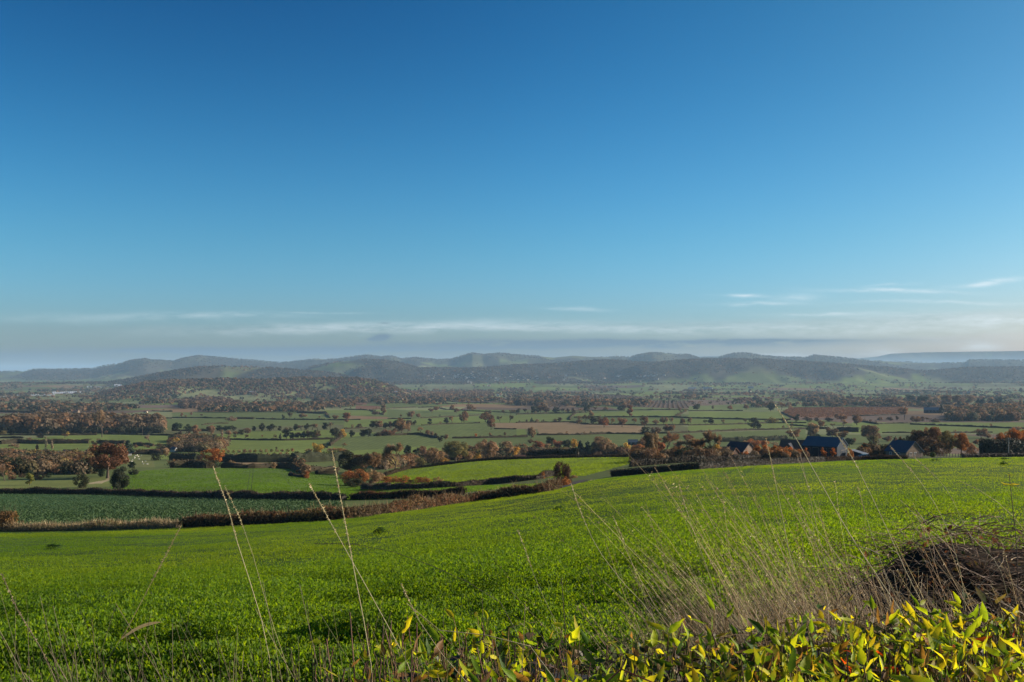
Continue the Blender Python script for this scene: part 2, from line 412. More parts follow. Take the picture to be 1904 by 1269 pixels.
def ground_colour(X, Y, Z):
    px = CX + F * X / np.maximum(Y, 1.0); py = HY - F * Z / np.maximum(Y, 1.0)
    n = len(X)
    h, h2, ex, ey = plot_ids(X, Y)
    pal = np.array([G_FRESH, G_MID, G_MID, G_PALE, G_DULL, G_FRESH, G_PALE, STUB, PURP, G_MID])
    c = pal[(h * 9.999).astype(int)] * (.85 + .3 * h2)[:, None]
    # broad-leaved woods and the rough ground on the hills
    rise = np.zeros(n); far = Y > 2500
    flat = np.interp(np.log(np.maximum(Y, 800)), np.log([a for a, b in PLAIN]), [-(b - HY) * a / F for a, b in PLAIN])
    rise = np.maximum(Z - flat, 0)
    onhill = (rise > 22) & (h > .69) & (h < .9)
    c[onhill] = np.array(G_DULL)
    wn = fbm(X / 420, Y / 900, 71, 4)
    wood = smooth(.44, .50, wn + np.clip((rise - 40) / 500, 0, .16) - .03 + np.where(px < 1330, .05, .035)) * smooth(18, 60, rise) * smooth(4400, 5200, Y)
    wc = np.array([.045, .040, .028]) + (fbm(X / 60, Y / 60, 5, 2)[:, None] - .5) * np.array([.04, .03, .02])
    c = c * (1 - wood[:, None]) + wc * wood[:, None]
    heath = smooth(150, 260, rise) * smooth(9000, 9800, Y) * smooth(.4, .6, fbm(X / 500, Y / 500, 8, 3))
    c = c * (1 - .7 * heath[:, None]) + np.array([.085, .085, .045]) * .7 * heath[:, None]
    # near ground, up to the far side of the middle fields
    near = Y < 620
    c[near] = np.array(G_MID) * 1.0
    eY = EDGE_Y(np.clip(px, -499, 2399))
    f1 = (Y < eY + 4) & (Y > 4)
    c[f1] = (.050, .085, .014)
    c[Y < 9] = (.05, .06, .02)
    crop = (Y > eY + 3) & near & inpoly(px, py, [(-700, 999), (-700, 912), (0, 915), (200, 917), (480, 924), (640, 930), (640, 945), (500, 985), (0, 999)])
    c[crop] = (.040, .085, .032)
    mid = near & (Y > 190) & inpoly(px, py, [(-700, 914), (-700, 905), (205, 908), (225, 885), (265, 876), (330, 871), (540, 871), (640, 885), (690, 905), (860, 905), (1010, 900), (1010, 920), (640, 931), (480, 924), (240, 918)])
    c[mid] = (.085, .130, .028)
    hill = near & (Y > 200) & inpoly(px, py, [(700, 900), (690, 890), (790, 866), (900, 855), (1000, 851), (1175, 849), (1175, 862), (1090, 885), (1000, 890), (860, 905)])
    c[hill] = (.120, .165, .024)
    yard = (Y > eY + 3) & near & (px > 1180)
    c[yard] = (.07, .085, .03)
    strip = near & (Y > 200) & inpoly(px, py, [(-50, 910), (-50, 896), (130, 892), (200, 888), (205, 905)])
    c[strip] = (.13, .15, .045)
    pale = near & inpoly(px, py, [(162, 901), (165, 898.5), (195, 893), (201, 889), (204, 893), (190, 899)])
    c[pale] = (.30, .25, .15)
    # tramlines in the middle field
    for (a, b) in (((458, 925), (466, 872)), ((466, 925), (471, 872)), ((556, 925), (528, 888)), ((562, 925), (533, 888))):
        d = np.abs(px - (a[0] + (b[0] - a[0]) * (py - a[1]) / (b[1] - a[1])))
        c = np.where((mid & (d < .9) & (py < 926) & (py > b[1]))[:, None], c * .55, c)
    st = np.sin((px + .9 * (py - 900)) * .42) * .5 + .5
    c = np.where(mid[:, None], c * (.95 + .09 * st)[:, None], c)
    for w, pts, colr, lines in FIELDS:
        P = [zp(w, *q) for q in pts]
        m = (Y > 460) & inpoly(px, py, P)
        cc = np.array(colr)
        c[m] = cc
        if lines:
            s = (px[m] - (py[m]) * lines[0] * 2.2) / lines[1]
            k = np.abs((s % 1) - .5) < .11
            cm = c[m]; cm[k] *= 1 + lines[2]; c[m] = cm
    # patchiness every field really has
    pn = fbm(X / np.clip(Y * .05, 2, 150), Y / np.clip(Y * .05, 2, 150) * .6, 55, 4)
    c = c * (.78 + .44 * pn)[:, None]
    return np.clip(c, 0.003, .9)

def build_ground():
    cols = np.concatenate([np.linspace(-480, -60, 50), np.linspace(-58, 1962, 1000), np.linspace(1964, 2380, 50)])
    rows = np.concatenate([np.linspace(-8, 40, 150), np.geomspace(40.5, 39000, 770)])
    Y, U = np.meshgrid(rows, cols, indexing='ij')
    X = (U - CX) / F * (Y + 30)
    X = np.where(Y > 400, X, X)
    Z = zfun(X.ravel(), Y.ravel())
    V = np.stack([X.ravel(), Y.ravel(), Z], 1)
    nr, nc = Y.shape
    i = np.arange(nr - 1)[:, None] * nc + np.arange(nc - 1)[None]
    f = np.stack([i, i + 1, i + nc + 1, i + nc], -1).reshape(-1, 4)
    col = ground_colour(V[:, 0], V[:, 1], V[:, 2])
    me = mesh('ground', V, f, col, True)
    m, nt, ns, L = newmat('field_ground')
    a = N(nt, 'ShaderNodeAttribute', attribute_name='col')
    tc = N(nt, 'ShaderNodeTexCoord')
    fac = None
    for sc, am in ((.06, .30), (.5, .35), (4.0, .30)):
        nz = N(nt, 'ShaderNodeTexNoise', Scale=sc, Detail=5.0); L.new(tc.outputs['Object'], nz.inputs['Vector'])
        g = mathn(nt, 'MULTIPLY_ADD', nz.outputs['Fac'], 2 * am, 1 - am)
        fac = g if fac is None else mathn(nt, 'MULTIPLY', fac, g)
    cm = N(nt, 'ShaderNodeCombineColor')
    for k in range(3): L.new(fac, cm.inputs[k])
    p = N(nt, 'ShaderNodeBsdfPrincipled', Roughness=.95); p.inputs['Specular IOR Level'].default_value = .05
    L.new(mulcol(nt, a.outputs['Color'], cm.outputs[0]), p.inputs['Base Color'])
    o = N(nt, 'ShaderNodeOutputMaterial'); L.new(p.outputs[0], o.inputs['Surface'])
    g = obj('ground', me, m); g['kind'] = 'structure'
    return g
build_ground()

# ------------------------------------------------------------------ camera, light, sky, air
sc = bpy.context.scene
cam = bpy.data.cameras.new('camera'); co = bpy.data.objects.new('camera', cam); C.objects.link(co)
cam.sensor_width = 36; cam.lens = 36 * F / 1904.0
co.location = (0, 0, 0); co.rotation_euler = (math.radians(90), 0, 0)
cam.shift_y = (HY - 634.5) / 1904.0
cam.clip_start = .05; cam.clip_end = 90000
sc.camera = co
az, el = math.radians(SUN_AZ), math.radians(SUN_EL)
from mathutils import Vector
sd = Vector((math.sin(az) * math.cos(el), math.cos(az) * math.cos(el), math.sin(el)))
sun = bpy.data.lights.new('sun', 'SUN'); sun.energy = 5.0; sun.angle = math.radians(.53); sun.color = (1, .88, .70)
so = bpy.data.objects.new('sun', sun); C.objects.link(so); so.rotation_euler = sd.to_track_quat('Z', 'Y').to_euler()
so.location = (60, 30, 60)

def build_world():
    w = bpy.data.worlds.new('World'); sc.world = w; w.use_nodes = True
    nt = w.node_tree; nt.nodes.clear(); L = nt.links
    sky = nt.nodes.new('ShaderNodeTexSky'); sky.sky_type = 'NISHITA'; sky.sun_disc = False
    sky.sun_elevation = el; sky.sun_rotation = az
    sky.altitude = 200; sky.air_density = SKY['air']; sky.dust_density = SKY['dust']; sky.ozone_density = SKY['ozone']
    tc = nt.nodes.new('ShaderNodeTexCoord')
    sep = nt.nodes.new('ShaderNodeSeparateXYZ'); L.new(tc.outputs['Generated'], sep.inputs[0])
    yy = mathn(nt, 'MAXIMUM', sep.outputs['Y'], .02)
    u = mathn(nt, 'DIVIDE', sep.outputs['X'], yy); v = mathn(nt, 'DIVIDE', sep.outputs['Z'], yy)   # bearing and height of the view ray
    def noise(su, sv, det=5, seed=0.0, rough=.6):
        cb = nt.nodes.new('ShaderNodeCombineXYZ')
        L.new(mathn(nt, 'MULTIPLY', u, su), cb.inputs[0]); L.new(mathn(nt, 'MULTIPLY', v, sv), cb.inputs[1]); cb.inputs[2].default_value = seed
        nz = nt.nodes.new('ShaderNodeTexNoise'); nz.inputs['Scale'].default_value = 1; nz.inputs['Detail'].default_value = det
        nz.inputs['Roughness'].default_value = rough
        L.new(cb.outputs[0], nz.inputs['Vector']); return nz.outputs['Fac']
    wob = mathn(nt, 'SUBTRACT', noise(9, 30, 4, 3.3), .5)
    fine = noise(26, 150, 6, 7.7, .7)
    coarse = noise(7, 26, 3, 1.1)
    def ss(x, a, b):
        n = nt.nodes.new('ShaderNodeMapRange'); n.interpolation_type = 'SMOOTHSTEP'
        n.inputs[1].default_value = a; n.inputs[2].default_value = b; n.inputs[3].default_value = 0; n.inputs[4].default_value = 1
        L.new(x, n.inputs[0]); return n.outputs[0]
    def cloud(px, py, hl, ht, tilt, amt, wv=.012, lo=.42, hi=.85):
        cu, cv = (px - CX) / F, (HY - py) / F
        du = mathn(nt, 'SUBTRACT', u, cu)
        dv = mathn(nt, 'SUBTRACT', mathn(nt, 'SUBTRACT', v, cv), mathn(nt, 'MULTIPLY_ADD', du, tilt, mathn(nt, 'MULTIPLY', wob, wv)))
        a = mathn(nt, 'POWER', mathn(nt, 'ABSOLUTE', mathn(nt, 'DIVIDE', du, hl / F)), 2)
        b = mathn(nt, 'POWER', mathn(nt, 'ABSOLUTE', mathn(nt, 'DIVIDE', dv, ht / F)), 2)
        g = mathn(nt, 'EXPONENT', mathn(nt, 'MULTIPLY', mathn(nt, 'ADD', a, b), -1.0))
        k = ss(mathn(nt, 'MULTIPLY_ADD', fine, .8, mathn(nt, 'MULTIPLY', coarse, .5)), lo, hi)
        return mathn(nt, 'MULTIPLY', mathn(nt, 'MULTIPLY', g, k), amt)
    pale = [cloud(*c) for c in SKY['pale']]
    dark = [cloud(*c, wv=.007, lo=.30, hi=.72) for c in SKY['dark']]
    def tot(l):
        s = l[0]
        for x in l[1:]: s = mathn(nt, 'ADD', s, x)
        return mathn(nt, 'MINIMUM', s, .9)
    hs = nt.nodes.new('ShaderNodeHueSaturation'); hs.inputs['Hue'].default_value = SKY['hue']; hs.inputs['Saturation'].default_value = SKY['sat']
    gm = nt.nodes.new('ShaderNodeGamma'); gm.inputs[1].default_value = SKY.get('gam', 1.0)
    sc0 = nt.nodes.new('ShaderNodeVectorMath'); sc0.operation = 'SCALE'; sc0.inputs['Scale'].default_value = .25
    sc1 = nt.nodes.new('ShaderNodeVectorMath'); sc1.operation = 'SCALE'; sc1.inputs['Scale'].default_value = 4.0
    L.new(sky.outputs[0], sc0.inputs[0]); L.new(sc0.outputs[0], gm.inputs[0]); L.new(gm.outputs[0], sc1.inputs[0])
    L.new(sc1.outputs[0], hs.inputs['Color'])
    def mix(a, f, col):
        n = nt.nodes.new('ShaderNodeMix'); n.data_type = 'RGBA'; L.new(f, n.inputs[0]); L.new(a, n.inputs[6]); n.inputs[7].default_value = (*col, 1)
        return n.outputs[2]
    # the clear sky is deepest well above the horizon and at a right angle to the sun
    dt = nt.nodes.new('ShaderNodeVectorMath'); dt.operation = 'DOT_PRODUCT'; L.new(tc.outputs['Generated'], dt.inputs[0]); dt.inputs[1].default_value = tuple(sd)
    gx = mathn(nt, 'SUBTRACT', 1.0, ss(dt.outputs['Value'], .0, .85)); deep = mathn(nt, 'MULTIPLY', ss(sep.outputs['Z'], .10, .42), gx)
    dm = nt.nodes.new('ShaderNodeMix'); dm.data_type = 'RGBA'; dm.inputs[6].default_value = (1, 1, 1, 1); dm.inputs[7].default_value = (.0, .55, .75, 1); L.new(deep, dm.inputs[0])
    lw = nt.nodes.new('ShaderNodeMix'); lw.data_type = 'RGBA'; lw.inputs[6].default_value = (1.04, 1.02, 1.16, 1); lw.inputs[7].default_value = (1, 1, 1, 1); L.new(ss(sep.outputs['Z'], .03, .14), lw.inputs[0])
    sw = nt.nodes.new('ShaderNodeMix'); sw.data_type = 'RGBA'; sw.inputs[6].default_value = (1, 1, 1, 1); sw.inputs[7].default_value = (1.02, .80, .72, 1); L.new(ss(dt.outputs['Value'], .25, .75), sw.inputs[0])
    clear = mulcol(nt, mulcol(nt, mulcol(nt, hs.outputs[0], dm.outputs[2]), lw.outputs[2]), sw.outputs[2])
    k = SKY['strength']
    c = mix(clear, tot(pale), [x / k for x in SKY['palecol']])
    c = mix(c, tot(dark), [x / k for x in SKY['darkcol']])
    bg = nt.nodes.new('ShaderNodeBackground'); bg.inputs['Strength'].default_value = k
    L.new(c, bg.inputs['Color'])
    out = nt.nodes.new('ShaderNodeOutputWorld'); L.new(bg.outputs[0], out.inputs['Surface'])
SKY = dict(strength=.082, air=1.0, dust=1.3, ozone=5.0, hue=.477, sat=1.08, gam=1.6, palecol=(.54, .60, .63), darkcol=(.085, .135, .185),
    pale=[(400, 588, 130, 5, .0, .35), (200, 592, 230, 9, .0, .18), (700, 610, 330, 10, .02, .45), (1100, 612, 300, 7, .0, .30), (1500, 608, 300, 8, 0, .18),
          (1376, 553, 42, 3, 0, .8), (1478, 554, 40, 7, .02, .4), (1410, 566, 80, 3, 0, .5), (1660, 542, 110, 4, -.02, .7), (1840, 524, 62, 5, .13, .7), (1655, 530, 40, 3, .05, .35),
          (1530, 585, 75, 3, 0, .5), (1760, 563, 160, 3, 0, .35), (1850, 593, 190, 12, 0, .6), (1820, 645, 40, 8, 0, .5), (1640, 660, 40, 8, 0, .4), (1450, 662, 80, 5, 0, .4),
          (1070, 574, 50, 3, -.03, .35), (600, 581, 70, 2, 0, .3), (1600, 620, 400, 25, 0, .25)],
    dark=[(400, 652, 240, 6, 0, 1.3), (800, 646, 330, 9, .02, 1.2), (1250, 640, 360, 9, .01, 1.0), (1330, 634, 250, 3, 0, .6), (60, 662, 120, 8, 0, .7),
          (708, 629, 15, 5, .14, 2.2), (692, 632, 9, 2.5, 0, 1.2), (716, 601, 10, 2, 0, .5), (830, 660, 500, 7, 0, .3)])
build_world()
sc.world.cycles.sampling_method = 'MANUAL'; sc.world.cycles.sample_map_resolution = 256

def build_haze():
    b = MB(); b.box(-40000, 40000, -400, 42000, -140, 300)
    me = b.mesh('haze')
    m, nt, ns, L = newmat('valley_haze')
    v = N(nt, 'ShaderNodeVolumePrincipled', Density=HAZE[0], Anisotropy=.05)
    v.inputs['Color'].default_value = (*HAZE[1], 1)
    o = N(nt, 'ShaderNodeOutputMaterial'); L.new(v.outputs[0], o.inputs['Volume'])
    h = obj('haze', me, m); h['kind'] = 'stuff'
HAZE = (4.2e-5, (.47, .74, 1.0))
build_haze()

sc.view_settings.view_transform = 'Standard'; sc.view_settings.look = 'None'; sc.view_settings.exposure = .7; sc.view_settings.gamma = 1
cy = sc.cycles
cy.use_denoising = True; cy.max_bounces = 6; cy.diffuse_bounces = 3; cy.transmission_bounces = 4; cy.transparent_max_bounces = 4
cy.volume_bounces = 0; cy.use_adaptive_sampling = True; cy.adaptive_threshold = .01
try: cy.denoising_prefilter = 'ACCURATE'
except Exception: pass
# ------------------------------------------------------------------ tree kinds (unit height, base at the origin)
def rdir(n, rng):
    d = rng.normal(size=(n, 3)); return d / np.linalg.norm(d, axis=1)[:, None]

def crown_clumps(shape, rng, lod):
    if shape == 'o': n, c, r, cr = 26, (0, 0, .56), (.42, .42, .38), (.13, .21)
    elif shape == 'r': n, c, r, cr = 22, (0, 0, .52), (.30, .30, .42), (.13, .20)
    elif shape == 't': n, c, r, cr = 18, (0, 0, .56), (.15, .15, .40), (.09, .14)
    elif shape == 's': n, c, r, cr = 22, (0, 0, .40), (.46, .46, .40), (.16, .25)
    elif shape == 'y': n, c, r, cr = 20, (0, 0, .58), (.21, .21, .38), (.11, .16)
    elif shape == 'p': n, c, r, cr = 18, (0, 0, .52), (.06, .06, .46), (.05, .08)
    else: n, c, r, cr = 30, (0, 0, .5), (.2, .2, .45), (.10, .15)
    d = rdir(n, rng); q = rng.uniform(.3, 1.2, n)[:, None] ** .6
    p = np.array(c) + d * q * np.array(r)
    if shape == 'o':
        p[:, 2] = np.where(p[:, 2] < .36, .36 + (p[:, 2] - .36) * .5, p[:, 2])
    if shape in 'yc':
        k = np.clip(1.15 - (p[:, 2] - .18) / .82, .12, 1.1); k = k if shape == 'c' else np.minimum(1, k * 1.5)
        p[:, :2] *= k[:, None]
    rad = rng.uniform(cr[0], cr[1], n)
    if shape in 'yc': rad *= np.clip(1.2 - p[:, 2] * .8, .45, 1)
    p[:, 2] = np.minimum(p[:, 2], 1.0 - rad * .9); p[:, 2] = np.maximum(p[:, 2], rad * .55)
    return p, rad

def make_crown(shape, seed, nq, size):
    rng = np.random.default_rng(seed); b = MB()
    p, rad = crown_clumps(shape, rng, 0)
    w = rad ** 2; k = rng.choice(len(p), nq, p=w / w.sum())
    d = rdir(nq, rng); d[:, 2] += .15
    rr = rng.uniform(.45, 1.0, nq) ** .6
    pos = p[k] + d * (rad[k] * rr)[:, None] * np.array([1, 1, .85])
    nor = d + .55 * rdir(nq, rng)
    keep = pos[:, 2] > .02
    pos, nor, k = pos[keep], nor[keep], k[keep]; n = len(pos)
    cl = rng.uniform(.72, 1.25, len(p))[k] * rng.uniform(.6, 1.4, n)
    hue = rng.uniform(-1, 1, n)
    c = np.stack([cl * (1 + .13 * hue), cl, cl * (1 - .15 * hue)], 1)
    b.cards(pos, nor, size * rng.uniform(.55, 1.3, n), c, .75, rng)
    return b, p, rad

def make_trunk(shape, p, rad, seed, k=5):
    rng = np.random.default_rng(seed + 99); b = MB()
    th = {'o': .034, 'r': .024, 't': .018, 's': .014, 'y': .018, 'p': .012, 'c': .02}[shape]
    top = .8 if shape in 'typc' else .55
    zz = np.linspace(-.03, top, 6)
    pts = np.stack([rng.normal(0, .008, 6), rng.normal(0, .008, 6), zz], 1); pts[0, :2] = 0
    b.tube(pts, th * np.array([1.5, 1.0, .85, .7, .5, .3]), k)
    for q in rng.permutation(len(p))[:7 if shape != 'p' else 3]:
        z0 = rng.uniform(.22, .5) if shape != 's' else .05
        e = p[q]; s = np.array([0, 0, min(z0, e[2] * .8)])
        m = (s + e) / 2 + np.array([e[0] * .12, e[1] * .12, -.02])
        b.tube(np.array([s, m, e]), th * np.array([.5, .32, .12]), 4)
    return b

def make_bare(seed, levels, spread=1.0, twig=.006):
    """bare crown: (trunk with limbs, twig haze)"""
    rng = np.random.default_rng(seed); tr, tw = MB(), MB(); ends = []
    def grow(p, d, L, r, lev):
        n = 3
        pts = [p]
        for i in range(n):
            d = d + rng.normal(0, .10, 3) + np.array([0, 0, .05]); d /= np.linalg.norm(d)
            pts.append(pts[-1] + d * L / n)
        tr.tube(np.array(pts), np.linspace(r, r * .6, n + 1), 4 if lev > 1 else 5)
        if lev >= levels:
            ends.append((pts[1], d)); ends.append((pts[-1], d)); return
        for q in range(3 if lev < 3 else 2 + (rng.random() < .5)):
            a = rng.uniform(0, 6.283); s = rng.uniform(.45, .95) * spread
            side = np.array([math.cos(a), math.sin(a), 0]); side -= d * side.dot(d)
            nd = d + side * s; nd /= np.linalg.norm(nd)
            grow(pts[-1] if q else pts[2], nd, L * rng.uniform(.62, .82), r * .58, lev + 1)
    grow(np.array([0, 0, -.02]), np.array([0, 0, 1.0]), .26, .026, 0)
    for p, d in ends:
        m = 13
        dd = d[None] + rng.normal(0, .55, (m, 3)); dd[:, 2] += .12; dd /= np.linalg.norm(dd, axis=1)[:, None]
        L = rng.uniform(.05, .13, m); p0 = np.repeat(p[None], m, 0) + rng.normal(0, .012, (m, 3))
        a = np.cross(dd, rng.normal(size=(m, 3))); a /= np.linalg.norm(a, axis=1)[:, None]
        v = np.stack([p0 - a * twig * .5, p0 + a * twig * .5, p0 + dd * L[:, None] * .6 + a * twig * .35 + rng.normal(0, .01, (m, 3)), p0 + dd * L[:, None]], 1)
        c = rng.uniform(.65, 1.35, m)[:, None] * np.ones(3)
        tw.add(v.reshape(-1, 3), np.arange(m)[:, None] * 4 + np.arange(4), np.repeat(c, 4, 0))
    E = np.array([p for p, d in ends])
    k = rng.integers(0, len(E), 500); q = E[k] + rng.normal(0, .03, (500, 3))
    tw.cards(q, rdir(500, rng), rng.uniform(.006, .014, 500), rng.uniform(.7, 1.5, 500)[:, None] * np.array([1.1, .95, .7]), .8, rng)
    zmax = max(v[:, 2].max() for v in tw.v); s = 1 / zmax
    for bb in (tr, tw): bb.v = [v * s for v in bb.v]
    return tr, tw

PROTO = {}
def proto(shape, hi, var):
    key = (shape, hi, var)
    if key not in PROTO:
        sd = hash((ord(shape), hi, var)) % 9973
        if shape == 'b':
            tr, tw = make_bare(sd, 4 if hi else 3, .95, .0045 if hi else .012)
        else:
            nq = {0: 800, 1: 2200, 2: 6000}[hi]; size = {0: .055, 1: .036, 2: .024}[hi]
            if shape == 'p': nq = nq // 2; size *= .6
            if shape in 'ty': size *= .8
            tw, p, rad = make_crown(shape, sd, nq, size)
            tr = make_trunk(shape, p, rad, sd)
        PROTO[key] = (tr.mesh('tree_trunk', True), tw.mesh('tree_crown'))
        PROTO[key][0].materials.append(M['bark']); PROTO[key][1].materials.append(M['green' if shape == 'c' else 'leaf'])
    return PROTO[key]

TCOL = dict(b=(.215, .125, .070), r=(.255, .105, .052), o=(.40, .140, .034), g=(.030, .046, .022), y=(.46, .30, .065), l=(.165, .140, .050), w=(.260, .190, .130),
            k=(.110, .072, .044), u=(.34, .14, .045), n=(.28, .185, .10), x=(.20, .20, .05), p=(.30, .24, .16), d=(.045, .05, .026), q=(.150, .074, .040), z=(.075, .050, .036))
CWORD = dict(b='brown', r='reddish brown', o='orange', g='dark green', y='golden yellow', l='olive green', w='grey brown', k='dark brown', u='rust coloured',
             n='light brown', x='yellow green', p='pale straw', d='dark olive', q='deep russet', z='dark purplish brown')
SNAME = dict(o=('autumn_tree', 'spreading tree', 'tree'), r=('round_tree', 'round tree', 'tree'), t=('narrow_tree', 'narrow tree', 'tree'), s=('shrub', 'shrub', 'shrub'),
             b=('bare_tree', 'bare tree', 'tree'), p=('poplar', 'slim poplar', 'tree'), c=('conifer', 'conifer', 'tree'), y=('ornamental_tree', 'cone shaped tree', 'tree'))
WID = dict(o=1.05, r=.82, t=.46, s=1.25, b=.95, p=.2, c=.55, y=.62)
ORD = ['first', 'second', 'third', 'fourth', 'fifth', 'sixth', 'seventh', 'eighth', 'ninth', 'tenth', 'eleventh', 'twelfth', 'thirteenth', 'fourteenth', 'fifteenth', 'sixteenth']
NTREE = [0]
def plant_tree(px, py, hpx, kind, label, group, w=None, Y=None, ymin=100):
    shape, colk = kind[0], kind[1]
    if hpx > 11 and not Y: hpx *= 1.12; w = w * 1.08 if w else w
    base = at(px, Y) if Y else locate(px, py, ymin)
    if Y:
        top = (HY - (py - hpx)) / F * Y; H = max(top - base[2], 1.0)
    else:
        H = hpx * base[1] / F
    wpx = w if w else hpx * WID[shape]
    sx = (wpx * base[1] / F) / (WID[shape] * (1.0 if shape != 's' else .92))
    NTREE[0] += 1
    hs = hpx
    hi = 2 if hs > 34 else (1 if hs > 17 else 0)
    mt, mc = proto(shape, hi, NTREE[0] % 3)
    nm, _, cat = SNAME[shape]
    base[2] -= .1
    t = thing(nm, label, cat, tuple(base), random.uniform(0, 6.28), group)
    t.scale = (sx, sx, H)
    c = np.array(TCOL[colk]) * random.uniform(.85, 1.15) * np.array([random.uniform(.92, 1.08), 1, random.uniform(.9, 1.1)])
    a = bpy.data.objects.new('trunk', mt); C.objects.link(a); a.parent = t
    a = bpy.data.objects.new('crown', mc); C.objects.link(a); a.parent = t; a.color = (*c, 1)
    return t

def trees(win, place, anchor, group, rows):
    """rows: 'x ybase height kind [w=..] [Y=..]; ...' in zoom units of one window; labels are told apart by colour, shape and order from the anchor"""
    E = []
    for r in rows.split(';'):
        q = r.split()
        if not q: continue
        kw = dict(a.split('=') for a in q[4:])
        x, y = zp(win, float(q[0]), float(q[1]))
        E.append([x, y, float(q[2]) / 5.95, q[3], float(kw['w']) / 5.95 if 'w' in kw else None, float(kw['Y']) if 'Y' in kw else None])
    byk = {}
    for e in sorted(E, key=lambda e: e[0]): byk.setdefault(e[3], []).append(e)
    for k, L in byk.items():
        for i, e in enumerate(L):
            what = f"{CWORD[k[1]]} {SNAME[k[0]][1]}"
            if len(L) == 1: lab = f"{what} {place}"
            else:
                hs = sorted(z[2] for z in L)
                if e[2] == hs[-1] and hs[-1] > hs[-2] * 1.25: lab = f"tallest {what} {place}"
                else: lab = f"{what} {place}, {ORD[min(i, 15)]} from {anchor}"
            plant_tree(e[0], e[1], e[2], k, lab, group, e[4], e[5])

trees('A', 'by the dark wood', 'the wood end', 'trees near the dark wood', '1130 735 290 bw w=150; 445 742 62 sb; 750 715 45 ry; 40 700 45 sl w=80')
trees('A', 'on the hedge behind the village', 'the village end', 'trees behind the village hedge', '510 890 150 pp; 575 890 132 pp; 262 920 62 cg w=40; 410 890 72 tk; 140 890 90 bw w=130; 1040 870 95 bk w=90; 1165 870 95 sk w=110; 230 800 42 sg w=110; 330 805 45 sg; 660 800 40 sk w=110; 780 800 48 sb w=120; 900 795 38 sk w=120; 1250 805 45 sg w=90; 1350 805 50 bw; 1660 800 90 bp w=100; 350 790 60 bw w=110; 720 745 52 bb w=110')
trees('A', 'beside the cottages', 'the lane end', 'trees by the cottages', '1420 935 165 cg w=130; 1335 920 75 sg w=100; 1500 850 45 sb; 1600 860 50 bn; 1780 880 80 sk w=140; 1640 850 40 sk; 1730 990 80 sd w=130; 1830 950 100 rn w=90')
trees('A', 'above the mid green field', 'the big oak', 'big trees above the mid green field', '1190 1188 350 oq w=455; 1455 1078 72 rg w=90; 1480 1152 82 sd w=110; 890 1294 168 sd w=150; 1320 1338 255 rd w=215; 325 1265 132 tx w=85; 490 1068 52 so w=100; 440 1200 92 sb w=120; 540 1180 60 sg w=80; 1110 1170 180 rg w=170')
trees('A', 'in the village scrub', 'the frame edge', 'scrub trees around the village', '50 1220 190 bw w=150; 130 1200 90 sb w=100; 90 1010 110 rn w=150; 30 1040 70 oy w=80; 190 1000 130 on w=130; 240 1085 80 sy w=90; 160 1130 120 sg w=130; 300 1080 80 sx w=80; 300 960 60 bl w=90; 390 1010 90 rn w=110; 520 1000 110 rn w=140; 600 1000 80 bn w=120; 660 1060 90 sd w=120; 720 1080 80 bw w=110; 790 1090 110 sk w=140; 870 1080 120 bw w=130; 930 1060 110 bb w=120; 700 990 70 sb w=130; 860 980 70 sk w=130; 940 960 80 bb w=130; 1010 960 100 bb w=110; 330 1170 70 sg w=90; 240 1180 60 sk w=80; 550 1090 80 sk w=130; 400 1110 80 sb w=130; 60 1120 90 sl w=120; 20 1170 90 sg w=100; 120 1060 70 sl w=90; 460 960 80 bw w=120; 730 920 55 sg w=60')
trees('B', 'on the open valley field', 'the near wood', 'lone trees on valley hedges', '105 508 48 rb; 210 492 38 rb; 320 512 40 bk; 655 555 62 sb w=120; 1230 535 52 rd; 1295 540 78 bk; 1450 528 62 ob w=90; 1625 535 42 bn; 1810 540 58 ob w=80; 1575 385 50 bk; 1770 415 25 rb; 1860 415 25 rb')
trees('B', 'in the dark row across the valley', 'the near end', 'dark row of trees', '905 668 62 rd; 990 668 85 rd; 1095 668 75 rd w=100; 1190 665 60 rd; 1260 662 45 sk; 1310 665 45 sd; 1370 660 68 rd; 1430 660 65 bb w=80; 1490 660 72 rd; 1550 658 72 bk w=80; 1610 657 70 bn w=80; 1690 655 78 rd w=70; 1750 655 85 bw w=80')
trees('B', 'in front of the dark tree row', 'the poplar', 'belt of field trees', '1200 752 62 cd w=40; 1265 755 98 od w=100; 1325 755 72 rd; 1385 755 78 ok w=80; 1450 755 86 od w=80; 1500 755 88 ok w=80; 1560 755 92 od w=80; 1605 752 88 rk; 1150 768 30 sg w=80; 1800 748 118 rd w=100; 1880 722 74 ry w=70; 1850 745 70 rk')
trees('B', 'on the hedge by the pale poplar', 'the frame edge', 'hedgerow trees near the poplar', '50 672 98 rg w=100; 180 682 84 rg w=80; 265 712 108 rb w=110; 430 702 98 rb w=95; 90 720 60 rk; 170 720 60 bk; 520 665 65 rg w=80; 600 665 60 rg w=100; 670 660 55 rd w=90; 540 700 55 bn; 620 715 60 rn w=80; 700 712 50 ob; 760 710 65 rd w=90; 830 705 75 ok w=90; 690 755 50 bk; 800 760 62 bk w=80; 630 765 52 bn; 1000 742 40 bn; 555 803 132 pp w=34; 600 835 48 sk w=70')
trees('B', 'in the scrub above the orchard', 'the cottages', 'scrub trees above the orchard', '40 830 80 oy w=110; 110 790 62 rb; 190 800 60 ob; 300 830 62 oy w=100; 150 880 60 sl w=90; 230 880 65 ol w=100; 310 900 70 ob w=100; 90 850 60 on w=90; 330 770 50 sb w=110; 440 775 45 sk w=130; 520 770 42 sb w=100; 400 830 60 on w=100; 480 850 55 sb w=110; 540 860 50 rb w=90; 20 770 45 sk w=90; 200 850 60 rn; 390 870 60 sk w=90; 260 760 42 sb w=110; 60 895 40 sl w=100')
